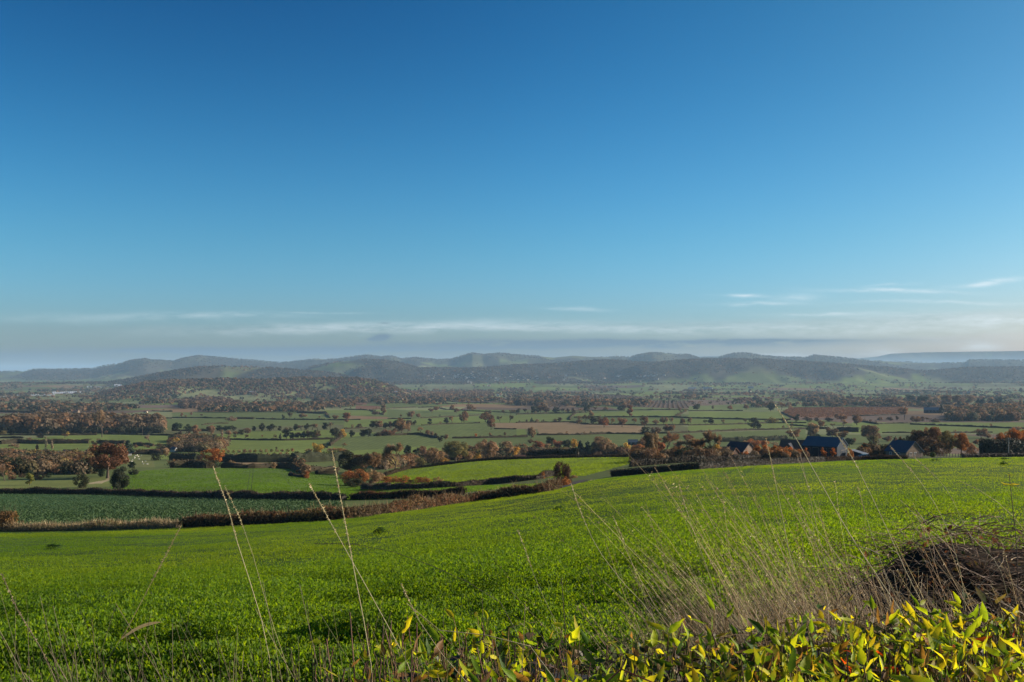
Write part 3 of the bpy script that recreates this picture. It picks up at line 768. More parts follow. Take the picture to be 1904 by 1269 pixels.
trees('B', 'beside the orange oak', 'the oak', 'trees around the orange oak', '450 1045 170 oo w=250; 470 1072 85 sg w=110; 320 1005 88 rk w=90; 250 1068 78 sl w=110; 360 1072 78 sl w=110; 650 1055 68 sn w=120; 170 1068 55 sk w=110; 60 1072 60 sg w=110; 15 1050 75 sb w=110; 540 1060 50 sg w=120')
trees('B', 'in rows in the small orchard', 'the orange oak', 'orchard trees', '620 905 36 sn; 680 905 38 sl; 740 903 36 sn; 800 903 42 sb w=60; 860 900 40 sn; 920 900 38 sl; 980 898 36 sn; 1040 898 38 sn; 1100 896 36 sl; 1160 895 36 sn; 1220 893 36 sn; 1280 893 38 sl; 640 945 44 sl; 710 945 46 sn; 780 945 48 sl; 850 945 44 sn; 920 943 44 sb; 990 943 46 sl; 1060 942 44 sn; 1130 940 46 sl; 1200 938 44 sn; 1270 935 44 sn; 1145 885 50 bk w=40; 600 880 30 sn; 1330 890 40 sn')
trees('B', 'at the corner of the small orchard', 'the orchard', 'trees at the orchard corner', '1610 945 140 oy w=130; 1390 1010 115 sg w=170; 1690 862 62 rg w=70; 1365 1015 78 rn w=80; 1510 930 70 bn w=110; 1740 930 75 bw w=110; 1820 940 90 bn w=120; 1890 940 80 sn w=100; 1490 1190 82 su w=70; 1440 1165 62 sg w=60; 1505 1112 55 tk; 1310 1155 48 sb w=40; 1720 1095 28 sd; 1120 1085 70 rn w=70; 1470 1000 90 sg w=160; 1890 850 60 bn w=90')
trees('C', 'beside the striped wheat field', 'the wheat field corner', 'trees beside the striped field', '85 738 76 rd; 205 732 78 rd w=80; 265 732 92 rd w=90; 440 718 66 rb w=90; 490 718 68 ob w=80; 545 715 72 rb w=80; 370 720 45 sk w=90; 640 702 160 on w=150; 720 650 80 bk w=90; 850 702 82 bn w=80; 920 712 62 ob; 970 722 52 rb; 1010 728 45 rk; 1070 788 66 rd w=70; 1125 762 64 rb w=60; 700 690 70 bw; 5 735 60 ry')
trees('C', 'in the clump at the field corner', 'the clump end', 'clump at the field corner', '165 636 54 rk w=75; 310 632 74 rd w=70; 350 632 75 rk w=70; 395 632 76 rb w=70; 460 635 64 rd w=80; 570 642 88 rg w=100; 640 600 62 ok w=90; 710 600 60 ok w=90; 780 600 55 rd; 515 635 70 rk w=70')
trees('C', 'alone among the valley fields', 'the red brown field', 'lone oaks of the valley fields', '30 572 100 tr w=90; 340 492 50 ok w=80; 435 488 98 tb w=60; 740 528 86 ob w=95; 820 522 52 ob w=70; 620 525 48 bk; 965 458 50 ob w=70; 1015 448 62 ob w=60; 1195 432 64 rb w=60; 1245 467 58 ob w=65; 1390 448 84 ob w=95; 1430 446 58 ob; 1325 575 120 ob w=95; 1300 577 50 bk w=70; 1130 587 66 rd; 1195 582 76 bn; 947 602 68 td w=45; 1560 565 100 ob w=130; 1610 565 80 ok; 1625 650 125 ob w=95; 1725 572 70 bk; 1830 572 78 bk; 1610 472 42 sk; 1770 482 55 bk w=80; 1840 482 55 bk; 1890 484 60 bk; 345 345 60 sk w=90; 1455 738 46 ro; 1615 722 42 rn; 1780 717 42 rb; 70 415 25 rb')
trees('C', 'in the clump by the sloping field', 'its dark giant', 'big clump of trees by the sloping field', '60 1130 235 rd w=270; 210 1140 215 ok w=230; 330 1120 205 ob w=180; 560 1115 300 bw w=260; 460 1100 180 bn w=180; 150 1180 120 sg w=250; 700 940 110 rg w=90; 800 960 110 bk w=110; 880 960 118 ob w=120; 820 1055 95 sl w=150; 740 1060 70 sb w=120; 1000 1040 175 on w=180; 1110 1010 62 sy w=100; 1230 1010 215 ol w=280; 1475 990 88 sy w=110; 1590 990 212 on w=220; 1420 960 140 ob w=150; 1370 985 100 sn w=110; 1800 960 165 on w=190; 1720 960 90 sk w=100; 1890 955 105 oy w=110; 915 1000 95 sg w=90; 1090 900 60 bk')
trees('C', 'in the scrub along the hollow', 'the dark clump', 'rusty scrub along the hollow', '60 1265 170 su w=200; 180 1262 165 su w=190; 300 1245 150 sn w=180; 380 1230 120 sn w=130; 110 1290 100 sd w=200; 480 1240 75 su w=140; 570 1238 78 su w=140; 660 1240 80 su w=150; 820 1238 68 su w=130; 900 1238 72 su w=120; 1040 1240 70 sn w=110; 740 1245 50 sk w=110')
trees('D', 'on the hedge above the stubble field', 'the lane corner', 'row of trees above the stubble field', '35 572 26 rk; 115 567 36 ck w=30; 172 572 58 cg w=40; 225 572 42 sn w=60; 300 560 25 rk; 430 555 32 sk w=60; 480 558 46 rk w=60; 690 588 56 rn w=75; 720 575 78 bn w=80; 765 582 92 bk w=80; 850 592 84 rd w=90; 910 590 75 ok w=80; 970 625 100 or w=110; 1050 597 74 bn w=90; 1170 620 98 ob w=110; 1300 600 78 bb w=60; 1420 622 104 ob w=115; 1540 596 64 ob w=70; 1630 592 84 ob w=85; 1725 596 78 bn w=70; 1840 596 68 ob w=65; 1895 594 62 bk')
trees('D', 'on the hedges beyond the stubble field', 'the wooded end', 'trees beyond the stubble field', '20 470 55 rd w=70; 100 470 60 bk w=70; 200 470 75 rd w=100; 270 465 90 ob w=110; 330 468 72 rk w=80; 440 470 68 rd w=80; 520 470 62 bk w=80; 570 468 55 rk; 630 466 60 rk; 700 460 48 bn w=70; 785 462 78 rd w=85; 825 518 76 rn w=65; 880 447 52 bk; 990 438 40 rb w=65; 1150 437 52 rd w=80; 1195 436 72 rb w=70; 1255 508 118 tr w=70; 1690 447 40 bk; 1810 447 46 rb; 690 210 42 rb; 370 300 58 rb w=75; 555 305 50 ob w=70; 490 265 38 rb')
trees('D', 'along the dark belt below the stubble', 'the long shed', 'trees along the dark hedge', '60 895 90 bn w=150; 240 895 112 rr w=130; 130 900 70 sn w=120; 350 885 75 rn w=100; 375 860 125 rd w=100; 460 875 105 or w=120; 560 875 112 rd w=110; 645 880 118 oy w=90; 710 935 165 cg w=90; 790 940 158 cg w=90; 930 935 192 on w=220; 1040 935 135 rn w=150; 890 940 70 sb w=90; 1150 935 110 sg w=120; 1210 930 125 ry w=110; 1345 940 128 ru w=140; 170 740 108 rn w=95; 160 800 60 sk; 1270 930 80 sg w=110; 470 940 60 sd w=110; 1420 800 70 sb w=130; 310 940 40 sn w=60')
trees('D', 'beside the birch', 'the birch', 'tall trees beside the birch', '1485 968 290 rn w=170; 1560 955 175 rr w=160; 1660 905 225 bb w=230; 1400 900 130 rb w=130; 1680 965 72 cg w=55; 1730 965 95 cg w=70; 1780 960 120 sg w=90; 1870 965 200 bp w=190; 1890 830 120 bb w=130; 1420 702 84 sd w=120; 1540 702 82 ok w=120; 1670 682 90 ob w=95; 1720 682 88 ob w=75; 1780 880 90 sb w=110; 1570 830 90 bn w=110')
trees('D', 'at the bend of the farm track', 'the bend', 'bushes at the bend of the track', '510 1195 248 sz w=215 Y=168; 545 1245 95 su w=110 Y=160; 430 1262 60 su w=100 Y=158; 290 1150 45 su w=80 Y=236; 640 1185 40 sn w=100')
trees('E', 'behind the trimmed hedge', 'the birch', 'trees behind the trimmed hedge', '60 965 205 bn w=200; 145 965 225 bb w=170; 250 965 305 bw w=190; 310 965 140 oy w=100; 30 800 100 bb w=120; 380 780 55 sb w=100; 100 960 90 sl w=130')
trees('E', 'on the hedges above the farm', 'the stubble field', 'valley hedge trees above the farm', '95 442 78 od w=100; 270 422 42 rk; 460 437 58 ob w=70; 640 427 62 ob w=70; 775 412 50 ob w=70; 910 447 92 rd w=120; 1030 432 74 bb w=80; 1130 422 46 sb w=70; 30 597 76 bn w=70; 190 597 62 bk w=60; 245 597 74 rd w=65; 290 597 56 bk; 380 592 62 bb w=55; 725 648 118 od w=130; 775 652 82 rd w=60; 630 582 56 bk w=60; 920 577 66 sl w=150; 1065 572 52 rd w=90; 1200 562 74 rd w=80; 1320 565 60 rk w=110; 1420 562 52 rk w=60; 1475 628 82 ob w=85; 1605 632 56 bn w=70; 1715 632 92 bn w=80; 1690 560 88 ob w=130; 1865 602 104 ob w=95; 1560 560 45 rk w=110; 1790 342 70 rk w=80; 1835 352 64 rk w=75; 1680 400 50 rn w=80; 645 280 50 ob w=60; 270 260 48 rk')
trees('E', 'close behind the farm roofs', 'the cottage', 'trees behind the farm roofs', '1165 752 98 ob w=160; 1380 742 158 rn w=140; 1425 742 64 sg w=70; 1590 742 108 ok w=140; 1700 800 130 bb w=190; 1780 842 98 rg w=110; 730 880 118 ou w=150; 840 880 100 ou w=110; 950 900 110 bp w=150; 620 850 80 bn w=100')
trees('E', 'in front of the farm buildings', 'the cottage', 'bushes in front of the farm buildings', '640 945 95 so w=110 Y=304; 750 955 140 ru w=120 Y=308; 860 960 150 ru w=130 Y=312; 930 960 160 bu w=110 Y=306; 1000 960 130 su w=130 Y=304; 1080 962 135 su w=130 Y=304; 1135 962 130 ro w=100 Y=302; 1210 970 125 su w=120 Y=304; 1300 972 140 yo w=90 Y=304; 1790 940 98 su w=90 Y=304; 570 960 60 sg w=110 Y=304; 700 965 50 sg w=120 Y=304')
trees('E', 'against the blue barn wall', 'the brick farmhouse', 'cone shaped trees by the blue barn', '1492 975 140 yo w=86 Y=304; 1602 965 135 yo w=74 Y=304')
trees('G', 'on the fields by the brown wood', 'the red orchard', 'trees around the right hand fields', '55 598 98 ob w=100; 420 552 46 rk w=80; 500 547 52 rk; 580 542 140 bb w=130; 310 552 44 rb w=60; 710 582 84 ob w=105; 780 562 62 rk; 830 560 50 bk w=90; 920 570 50 sk w=120; 160 250 28 rk')
trees('G', 'in the parkland belt', 'the red orchard', 'parkland belt of big trees', '430 392 94 ob w=120; 380 350 60 rk; 640 362 94 rd w=110; 700 370 60 rk; 780 378 104 rd w=120; 850 352 82 rn w=70; 960 342 68 sy w=60; 1050 392 112 ob w=140; 1180 392 114 ob w=120; 1300 372 96 on w=130; 1400 392 82 cg w=80; 1460 392 90 cg w=80; 1540 392 80 cd w=90; 1640 382 92 cg w=100; 1420 340 60 rb w=60; 960 380 50 sy w=100; 1060 470 90 rn w=120; 1110 450 70 rn; 990 490 110 cd w=60; 520 400 70 rb w=150; 1050 270 35 rb; 1590 265 40 rb w=60; 1870 245 60 rk')
trees('G', 'in the garden of the stone barn', 'the blue barn', 'garden trees of the stone barn', '200 805 185 ob w=200; 240 870 140 ol w=130; 140 905 122 cg w=115 Y=345; 330 925 62 so w=50; 230 925 62 su w=170; 400 780 60 rb w=120; 300 800 90 bb w=150; 20 800 60 rb')
trees('G', 'behind the stone barn', 'the barn', 'oaks behind the stone barn', '600 810 115 bb w=190 Y=420; 750 915 265 ok w=230 Y=420; 900 915 300 ob w=250 Y=415; 1050 915 262 ol w=230 Y=400; 1210 915 232 ou w=190 Y=390; 830 915 200 sk w=220 Y=395; 1000 915 150 sk w=260 Y=385; 1320 910 120 sb w=150 Y=420; 1420 870 120 bn w=150; 1430 745 105 ob w=130; 1500 745 60 rn w=90')
trees('G', 'rising behind the tall dark hedge', 'the pole', 'orange trees behind the tall dark hedge', '1650 880 205 ou w=160 Y=380; 1790 880 262 oo w=170 Y=385; 1900 880 235 oo w=150 Y=390; 1720 880 180 ou w=120 Y=375; 1840 745 130 bw w=180; 1580 860 130 ou w=90 Y=390')
# ------------------------------------------------------------------ hedges
def resample(P, step):
    P = np.asarray(P, float); d = np.r_[0, np.cumsum(np.linalg.norm(np.diff(P[:, :2], axis=0), axis=1))]
    n = max(2, int(d[-1] / step) + 1); t = np.linspace(0, d[-1], n)
    return np.stack([np.interp(t, d, P[:, k]) for k in range(3)], 1), d[-1]

AUT0 = [(.14, .085, .05), (.18, .11, .062), (.13, .095, .06), (.20, .11, .05), (.095, .072, .045), (.06, .065, .032)]
HC = np.array([.058, .047, .026])
NH = [0]
def far_hedge(win, pts, label, h=1.8, col=None, ymin=100):
    """field hedge of the valley: ragged solid core with twiggy cards"""
    Q = []
    for a, b in zip(pts[:-1], pts[1:]):
        n = max(2, int(abs(b[0] - a[0]) / 50) + 1)
        for t in np.linspace(0, 1, n, endpoint=False): Q.append((a[0] + (b[0] - a[0]) * t, a[1] + (b[1] - a[1]) * t))
    Q.append(pts[-1])
    P = np.array([locate(*zp(win, x, y), ymin) for x, y in Q])
    P, L = resample(P, max(3.0, 1.2 * np.mean(P[:, 1]) / 500))
    P[:, 2] = zfun(P[:, 0], P[:, 1])
    rng = np.random.default_rng(NH[0] + 500); NH[0] += 1
    n = len(P); b = MB(); col = HC if col is None else np.array(col)
    d = np.gradient(P[:, :2], axis=0); d /= np.linalg.norm(d, axis=1)[:, None] + 1e-9
    nrm = np.stack([-d[:, 1], d[:, 0]], 1)
    hh = h * (1.0 + (.45 if h < 3 else .25) * (fbm(np.arange(n) * .31, np.full(n, NH[0] * 7.7), 3, 3) - .5) * 2) * (1 + (.15 if h < 3 else .05) * rng.normal(size=n))
    prof = [(-.75, -.3), (-.8, .55), (-.35, 1.0), (.35, 1.0), (.8, .55), (.75, -.3)]
    V = np.stack([np.c_[P[:, 0] + nrm[:, 0] * o * h * .75, P[:, 1] + nrm[:, 1] * o * h * .75, P[:, 2] + hh * z * (1 if z < 0 else rng.uniform(.85, 1.1, n))] for o, z in prof], 1)
    V[:, 1:5] += rng.normal(0, .10 * min(h, 2), (n, 4, 3))
    i = np.arange(n - 1)[:, None] * 6; j = np.arange(5)[None]
    f = np.stack([i + j, i + 6 + j, i + 6 + j + 1, i + j + 1], -1).reshape(-1, 4)
    cc = np.repeat(col[None] * rng.uniform(.7, 1.3, (n, 1)), 6, 0)
    b.add(V.reshape(-1, 3), f, cc)
    b.add(V[0], [(0, 1, 2, 3, 4, 5)], cc[:6]); b.add(V[-1], [(5, 4, 3, 2, 1, 0)], cc[:6])
    m = min(int(L * (4 if h < 3 else 26)), 7000); k = rng.integers(0, n, m)
    p = np.stack([P[k, 0], P[k, 1], P[k, 2] + hh[k] * rng.uniform(.05, 1.12, m)], 1); p[:, :2] += rng.normal(0, h * .42, (m, 2))
    b.cards(p, rdir(m, rng), min(h, 2.2) * rng.uniform(.10, .24, m), col * rng.uniform(.6, 1.9, (m, 1)) * np.array([1.15, 1, .9]), .7, rng)
    ns = int(rng.poisson(L / 70.0))
    for q in rng.integers(0, n, ns):     # saplings left to grow out of the hedge
        Hs = rng.uniform(3.0, 6.5); mm = 46; dd = rdir(mm, rng)
        b.cards(P[q] + dd * np.array([Hs * .33, Hs * .33, Hs * .36]) + np.array([0, 0, Hs * .6]), dd + .5 * rdir(mm, rng), Hs * rng.uniform(.06, .14, mm), np.array(AUT0[rng.integers(0, 6)]) * rng.uniform(.7, 1.3, (mm, 1)), .8, rng)
    o = b.build('hedge', M['leaf']); tag(o, label, 'hedge', 'hedges dividing the valley fields')
    return o

H = far_hedge
H('A', [(0, 714), (300, 714), (700, 714), (1070, 710)], 'long low hedge along the foot of the dark wood', 1.8)
H('A', [(0, 747), (260, 747)], 'short hedge ending near the dark wood, reaching the frame edge', 1.8)
H('A', [(0, 812), (200, 802), (450, 808), (980, 802)], 'dark bushy hedge behind the two pale poplars', 3.5)
H('A', [(1150, 702), (1400, 707), (1904, 717)], 'thin hedge running on from the big tree by the wood', 1.6)
H('A', [(0, 457), (350, 466), (700, 482)], 'dark sloping hedge above the dark wood', 4)
H('A', [(1090, 805), (1380, 808)], 'hedge above the big dark conifer', 3)
H('A', [(1480, 830), (1700, 835)], 'pale ragged hedge beside the big dark conifer', 2.5, (.10, .075, .045))
H('A', [(1440, 925), (1690, 922), (1800, 930)], 'dark hedge along the top of the sheep pasture', 3)
H('A', [(1690, 527), (1904, 527)], 'thin hedge just beyond the end of the dark wood', 1.6)
H('A', [(1680, 447), (1904, 452)], 'thin dark hedge in front of the red orchard strip', 1.8)
H('A', [(560, 362), (1040, 366)], 'hedge along the top of the small red ploughed field', 2)
H('A', [(960, 275), (1400, 280)], 'far hedge under the autumn covered hill', 3)
H('B', [(0, 522), (600, 525)], 'straight dark hedge under three small trees', 1.8)
H('B', [(720, 533), (900, 534)], 'short thick hedge right of the clump on the valley field', 3)
H('B', [(930, 532), (1200, 540), (1904, 547)], 'long straight hedge behind the dark row of trees', 1.8)
H('B', [(330, 600), (480, 585), (620, 582)], 'faint hedge below the clump on the valley field', 1.5)
H('B', [(0, 664), (400, 668)], 'hedge joining the dark trees near the pale poplar', 2)
H('B', [(0, 720), (300, 718), (480, 728)], 'dark hedge passing under the reddish trees near the poplar', 2)
H('B', [(600, 763), (900, 768), (1250, 770), (1780, 757)], 'hedge along the foot of the belt of field trees', 1.6)
H('B', [(1740, 830), (1790, 790), (1900, 722)], 'slanting hedge climbing to the striped field', 2)
H('B', [(1390, 468), (1700, 474)], 'short dark hedge near the white farmstead sheds', 4)
H('B', [(1700, 482), (1745, 522)], 'small slanting hedge at the end of the dark bushy hedge', 2)
H('B', [(0, 985), (280, 990)], 'tall dark hedge left of the orange oak', 4, (.04, .045, .022))
H('B', [(570, 1005), (960, 1012), (1310, 1005)], 'tall dark hedge along the front of the small orchard', 4.5, (.038, .044, .022))
H('B', [(560, 1075), (860, 1080), (1150, 1072), (1340, 1085), (1430, 1112), (1470, 1165)], 'hedge along the top of the mid green field, ending at the rusty bush', 2.2, ymin=200)
H('B', [(0, 1072), (200, 1068), (420, 1078)], 'hedge at the top of the mid green field under the orange oak', 3, ymin=200)
H('B', [(1500, 1118), (1700, 1110), (1830, 1100)], 'low hedge between the rusty bush and the dark clump', 2)
H('B', [(1600, 1140), (1830, 1140)], 'lower of two short hedges beside the dark clump', 1.8)
H('B', [(1310, 1162), (1480, 1185)], 'very short hedge just below the rusty bush', 1.5)
H('B', [(1340, 1015), (1600, 1005), (1904, 990)], 'tall dark hedge running into the dark clump', 5, (.04, .045, .022))
H('C', [(0, 378), (200, 378)], 'hedge under the red ploughed field', 1.8)
H('C', [(0, 428), (280, 437), (400, 422), (790, 404)], 'long hedge under the second red ploughed strip', 1.8)
H('C', [(280, 437), (430, 487)], 'slanting hedge beside the bright green field corner', 1.6)
H('C', [(380, 352), (640, 357), (820, 357), (1050, 364), (1250, 364)], 'thin straight hedge beyond the lone oaks', 1.6)
H('C', [(820, 407), (1000, 402), (1120, 427), (1450, 447), (1904, 467)], 'hedge linking the lone oaks', 1.6)
H('C', [(480, 532), (740, 533)], 'hedge under the wide lone oak', 1.5)
H('C', [(850, 522), (1100, 512), (1400, 497), (1560, 487)], 'hedge beyond the round lone oak', 1.5)
H('C', [(0, 542), (180, 542)], 'short hedge under the narrow reddish tree', 1.5)
H('C', [(0, 642), (240, 634)], 'hedge with the small bushes near the corner clump', 1.8)
H('C', [(860, 604), (1100, 588), (1500, 578)], 'faint hedge above the wide drilled field', 1.2)
H('C', [(330, 720), (700, 708), (850, 708), (1040, 748)], 'hedge along the upper edge of the striped wheat field', 2)
H('C', [(1200, 748), (1500, 745), (1904, 733)], 'dark straight hedge below three tiny round trees', 2)
H('C', [(1660, 643), (1904, 647)], 'hedge along the lower edge of the stubble, by the lane', 1.5)
H('C', [(700, 313), (1000, 322), (1300, 352), (1600, 358), (1904, 348)], 'long dark hedge under the purple brown orchard', 2)
H('D', [(0, 733), (120, 730)], 'short hedge beside the farm lane', 2)
H('D', [(230, 713), (700, 708), (1000, 698), (1400, 698)], 'dark straight hedge along the front of the stubble field', 1.8)
H('D', [(640, 518), (900, 515), (1240, 513), (1750, 515), (1904, 523)], 'long dark hedge passing the tall red tree', 2)
H('D', [(590, 545), (600, 512), (660, 467)], 'crooked short hedge climbing towards the far trees', 2)
H('D', [(0, 575), (600, 568), (800, 593), (1400, 603), (1904, 601)], 'hedge along the back of the stubble field', 1.6)
H('D', [(1750, 515), (1880, 447)], 'slanting hedge with a bare gap on the open green field', 2)
H('D', [(0, 483), (350, 473), (650, 468), (760, 457)], 'hedge at the front of the wooded strip', 2)
H('D', [(640, 443), (1200, 438)], 'hedge below the purple brown orchard', 1.8)
H('D', [(1250, 433), (1904, 433)], 'hedge beyond the tall red tree', 1.6)
H('D', [(600, 268), (1150, 268)], 'far hedge above the purple brown orchard', 2.5)
H('D', [(1400, 693), (1700, 693), (1904, 683)], 'hedge running on from the stubble corner oaks', 1.8)
H('E', [(0, 523), (300, 531), (600, 538), (850, 543), (1130, 543)], 'dark hedge crossing the green valley field above the farm', 2)
H('E', [(0, 603), (300, 598), (620, 588), (900, 578), (1300, 578)], 'thin hedge just above the wide dark lone tree', 1.5)
H('E', [(0, 683), (300, 671), (720, 655), (1300, 643), (1550, 643)], 'hedge passing under the wide dark lone tree', 1.8)
H('E', [(0, 443), (600, 443)], 'hedge under the row of small valley trees', 1.6)
H('E', [(1030, 462), (1160, 522)], 'slanting hedge at the corner of the red orchard', 2)
H('E', [(1160, 413), (1650, 408)], 'hedge along the top of the red orchard', 2)
H('E', [(1130, 603), (1350, 618), (1550, 643)], 'slanting hedge meeting the others behind the farm', 1.8)
H('E', [(350, 785), (600, 780), (1080, 768)], 'thick dark hedge behind the brick cottage', 4, (.04, .045, .022))
H('E', [(350, 862), (480, 862)], 'short hedge right behind the cottage garden', 1.5)
H('E', [(1640, 672), (1880, 676)], 'thick square hedge behind the blue barn', 5, (.045, .042, .025))
H('G', [(0, 268), (330, 266), (900, 265)], 'far hedge along the top of the bright field on the valley side', 2)
H('G', [(0, 358), (380, 353)], 'hedge along the foot of the far bright field', 2)
H('G', [(0, 503), (300, 493), (560, 488)], 'hedge along the front of the red orchard', 2)
H('G', [(110, 562), (290, 592)], 'short slanting hedge beside the lone oak', 2)
H('G', [(290, 588), (650, 578)], 'thin hedge running from the lone oak to the round tree', 1.5)
H('G', [(650, 593), (900, 603), (1300, 618), (1904, 643)], 'long hedge crossing the green field below the brown wood', 2)
H('G', [(340, 688), (700, 688), (1000, 693), (1550, 683)], 'hedge passing behind the stone barn chimney', 1.6)
H('G', [(1600, 243), (1860, 273)], 'far slanting hedge at the edge of the frame', 3)
H('G', [(330, 255), (560, 250), (880, 252)], 'thick far hedge on the bright field', 6)

def leafy_hedge(name, label, cat, P, h, w, dens, size, pal, mat='leaf', top=.25, twigs=0.0, core=True, group=None, straw=0.0, ch=.82, cc=(.03, .024, .016)):
    """near hedge along world points P: dense cards in a rounded section round a dark twiggy core"""
    P, L = resample(P, .5); P[:, 2] = zfun(P[:, 0], P[:, 1])
    n = len(P); rng = np.random.default_rng(len(label) * 31 + int(L)); b = MB()
    d = np.gradient(P[:, :2], axis=0); d /= np.linalg.norm(d, axis=1)[:, None] + 1e-9
    nrm = np.stack([-d[:, 1], d[:, 0]], 1)
    s = np.arange(n) * .5
    hh = h * (1 + top * 2 * (fbm(s / 4.0, s * 0 + len(label), 7, 4) - .5))
    ww = w * (1 + .4 * (fbm(s / 3.0, s * 0 + 3 + len(label), 9, 3) - .5))
    if core:
        prof = [(-.62, -.3), (-.62, ch * .6), (-.3, ch), (.3, ch), (.62, ch * .6), (.62, -.3)]
        V = np.stack([np.c_[P[:, 0] + nrm[:, 0] * o * ww, P[:, 1] + nrm[:, 1] * o * ww, P[:, 2] + hh * z] for o, z in prof], 1)
        V[:, 1:5] += rng.normal(0, .06 * h, (n, 4, 3))
        i = np.arange(n - 1)[:, None] * 6; j = np.arange(5)[None]
        f = np.stack([i + j, i + 6 + j, i + 6 + j + 1, i + j + 1], -1).reshape(-1, 4)
        b.add(V.reshape(-1, 3), f, np.array(cc))
        b.add(V[0], [(0, 1, 2, 3, 4, 5)], cc); b.add(V[-1], [(5, 4, 3, 2, 1, 0)], cc)
    m = int(L * dens); k = rng.integers(0, n, m)
    a = rng.uniform(-.15, math.pi + .15, m); q = rng.uniform(.72, 1.12, m)
    ox = np.cos(a) * q; oz = np.sin(a) * q
    sx = np.sign(ox) * np.abs(ox) ** .7; sz = np.sign(oz) * np.abs(oz) ** .6
    p = np.stack([P[k, 0], P[k, 1], P[k, 2] + hh[k] * np.clip(sz, .02, 1.3) * .95], 1)
    p[:, :2] += nrm[k] * (sx * ww[k])[:, None] + d[k] * rng.uniform(-.3, .3, m)[:, None]
    no = np.stack([nrm[k, 0] * ox, nrm[k, 1] * ox, oz], 1) + .7 * rdir(m, rng)
    pal = np.array(pal); tt = fbm(s / 6.0, s * 0 + 11 + len(label), 13, 3)[k] + rng.normal(0, .10, m)
    ci = np.clip((tt - .25) / .5 * (len(pal) - 1), 0, len(pal) - 1.001); c0 = ci.astype(int); fr = (ci - c0)[:, None]
    col = (pal[c0] * (1 - fr) + pal[np.minimum(c0 + 1, len(pal) - 1)] * fr) * rng.uniform(.55, 1.45, (m, 1))
    b.cards(p, no, size * rng.uniform(.5, 1.4, m), col, .7, rng)
    mt = int(L * twigs)
    if mt:
        k = rng.integers(0, n, mt); Lh = rng.uniform(.25, .75, mt) * h
        p0 = np.stack([P[k, 0], P[k, 1], P[k, 2] + hh[k] * rng.uniform(.2, .8, mt)], 1); p0[:, :2] += nrm[k] * (rng.uniform(-1, 1, mt) * ww[k])[:, None]
        dd = rng.normal(0, .35, (mt, 3)); dd[:, 2] = 1
        e = p0 + dd * Lh[:, None]; aa = np.cross(dd, rng.normal(size=(mt, 3))); aa /= np.linalg.norm(aa, axis=1)[:, None]
        wd = .018 * rng.uniform(.6, 1.6, (mt, 1))
        tc = np.where(rng.random((mt, 1)) < straw, np.array([[.36, .27, .15]]), np.array([[.12, .08, .055]])) * rng.uniform(.6, 1.4, (mt, 1))
        b.add(np.stack([p0 - aa * wd, p0 + aa * wd, e + aa * wd * .3, e - aa * wd * .3], 1).reshape(-1, 3), np.arange(mt)[:, None] * 4 + np.arange(4), np.repeat(tc, 4, 0))
    o = b.build(name, M[mat]); tag(o, label, cat, group)
    return o

def line(pts, off=0.0):
    """photo points lying on the ground -> world; third value, when given, is the distance"""
    out = []
    for q in pts:
        out.append(at(q[0], q[2]) if len(q) > 2 else locate(q[0], q[1]))
    return np.array(out)
def edge_line(pxs, off): return np.array([at(x, float(EDGE_Y(x)) + off) for x in pxs])
RUST = [(.085, .062, .034), (.13, .075, .038), (.18, .080, .036), (.12, .085, .048), (.24, .15, .06)]
DARK = [(.028, .027, .016), (.05, .038, .022), (.085, .048, .025), (.042, .040, .019)]
leafy_hedge('hedge', 'ragged rusty brown hedge along the far edge of the bright field', 'hedge', edge_line(range(345, 1040, 30), 2.0), 1.3, .8, 190, .12, RUST, top=.6, twigs=40, straw=.4, ch=.6, cc=(.06, .042, .026))
leafy_hedge('tall_grass', 'strip of pale tall grass and weeds between bright field and dark crop', 'tall grass', edge_line(range(-60, 350, 30), 1.6), .9, .65, 120, .09, [(.15, .12, .05), (.25, .18, .09), (.18, .12, .06), (.24, .19, .06)], 'straw', top=.5, twigs=120, straw=.85, ch=.42, cc=(.15, .115, .06))
leafy_hedge('shrub', 'russet bush at the end of the pale tall grass strip', 'shrub', np.array([at(-25, 118), at(24, 118.5)]), 2.6, 1.2, 700, .10, [(.22, .13, .05), (.28, .17, .06), (.16, .09, .04)], top=.2, twigs=30)
leafy_hedge('hedge', 'dark trimmed hedge along the far side of the dark green crop', 'hedge', line([(-60, 918), (0, 918.5), (120, 919), (240, 921), (360, 925), (480, 929.5), (560, 931), (640, 931)]), 1.55, 1.0, 170, .16, DARK, 'green', top=.35, twigs=24)
leafy_hedge('hedge', 'dark hedge with rusty top running on past the dark crop corner', 'hedge', line([(655, 930), (720, 928), (790, 925), (860, 921)]), 1.35, .9, 150, .14, DARK + RUST[1:3], top=.45, twigs=24)
leafy_hedge('hedge', 'dark hedge under the sloping field leading to the big bush', 'hedge', line([(676, 910), (730, 911), (790, 909), (850, 906), (910, 900.5), (965, 896), (1000, 891.5), (1030, 886)]), 1.4, .9, 150, .14, DARK, 'green', top=.45, twigs=20)
leafy_hedge('hedge', 'thin hedge along the crest of the sloping field', 'hedge', line([(715, 884, 352), (760, 872, 402), (820, 866, 405), (900, 858, 405), (960, 855, 403), (1020, 853, 402), (1090, 851, 402), (1168, 850, 402)]), 1.3, .9, 70, .15, DARK, top=.3, twigs=6)
leafy_hedge('hedge', 'black trimmed hedge with bare stems along the top of the bright field', 'hedge', edge_line([1137, 1160, 1200, 1250, 1300, 1350, 1400, 1450, 1500, 1530], 2.0), 1.45, .8, 190, .12, [(.020, .018, .012), (.036, .028, .017), (.028, .028, .015)], 'green', top=.10, twigs=8, straw=.3)
leafy_hedge('hedge', 'second dark hedge behind the trimmed one, below the birch', 'hedge', line([(1172, 864, 268), (1230, 862, 272), (1300, 860, 276), (1370, 858, 282), (1435, 856, 290)]), 1.9, 1.0, 120, .15, DARK, 'green', top=.2, twigs=12)
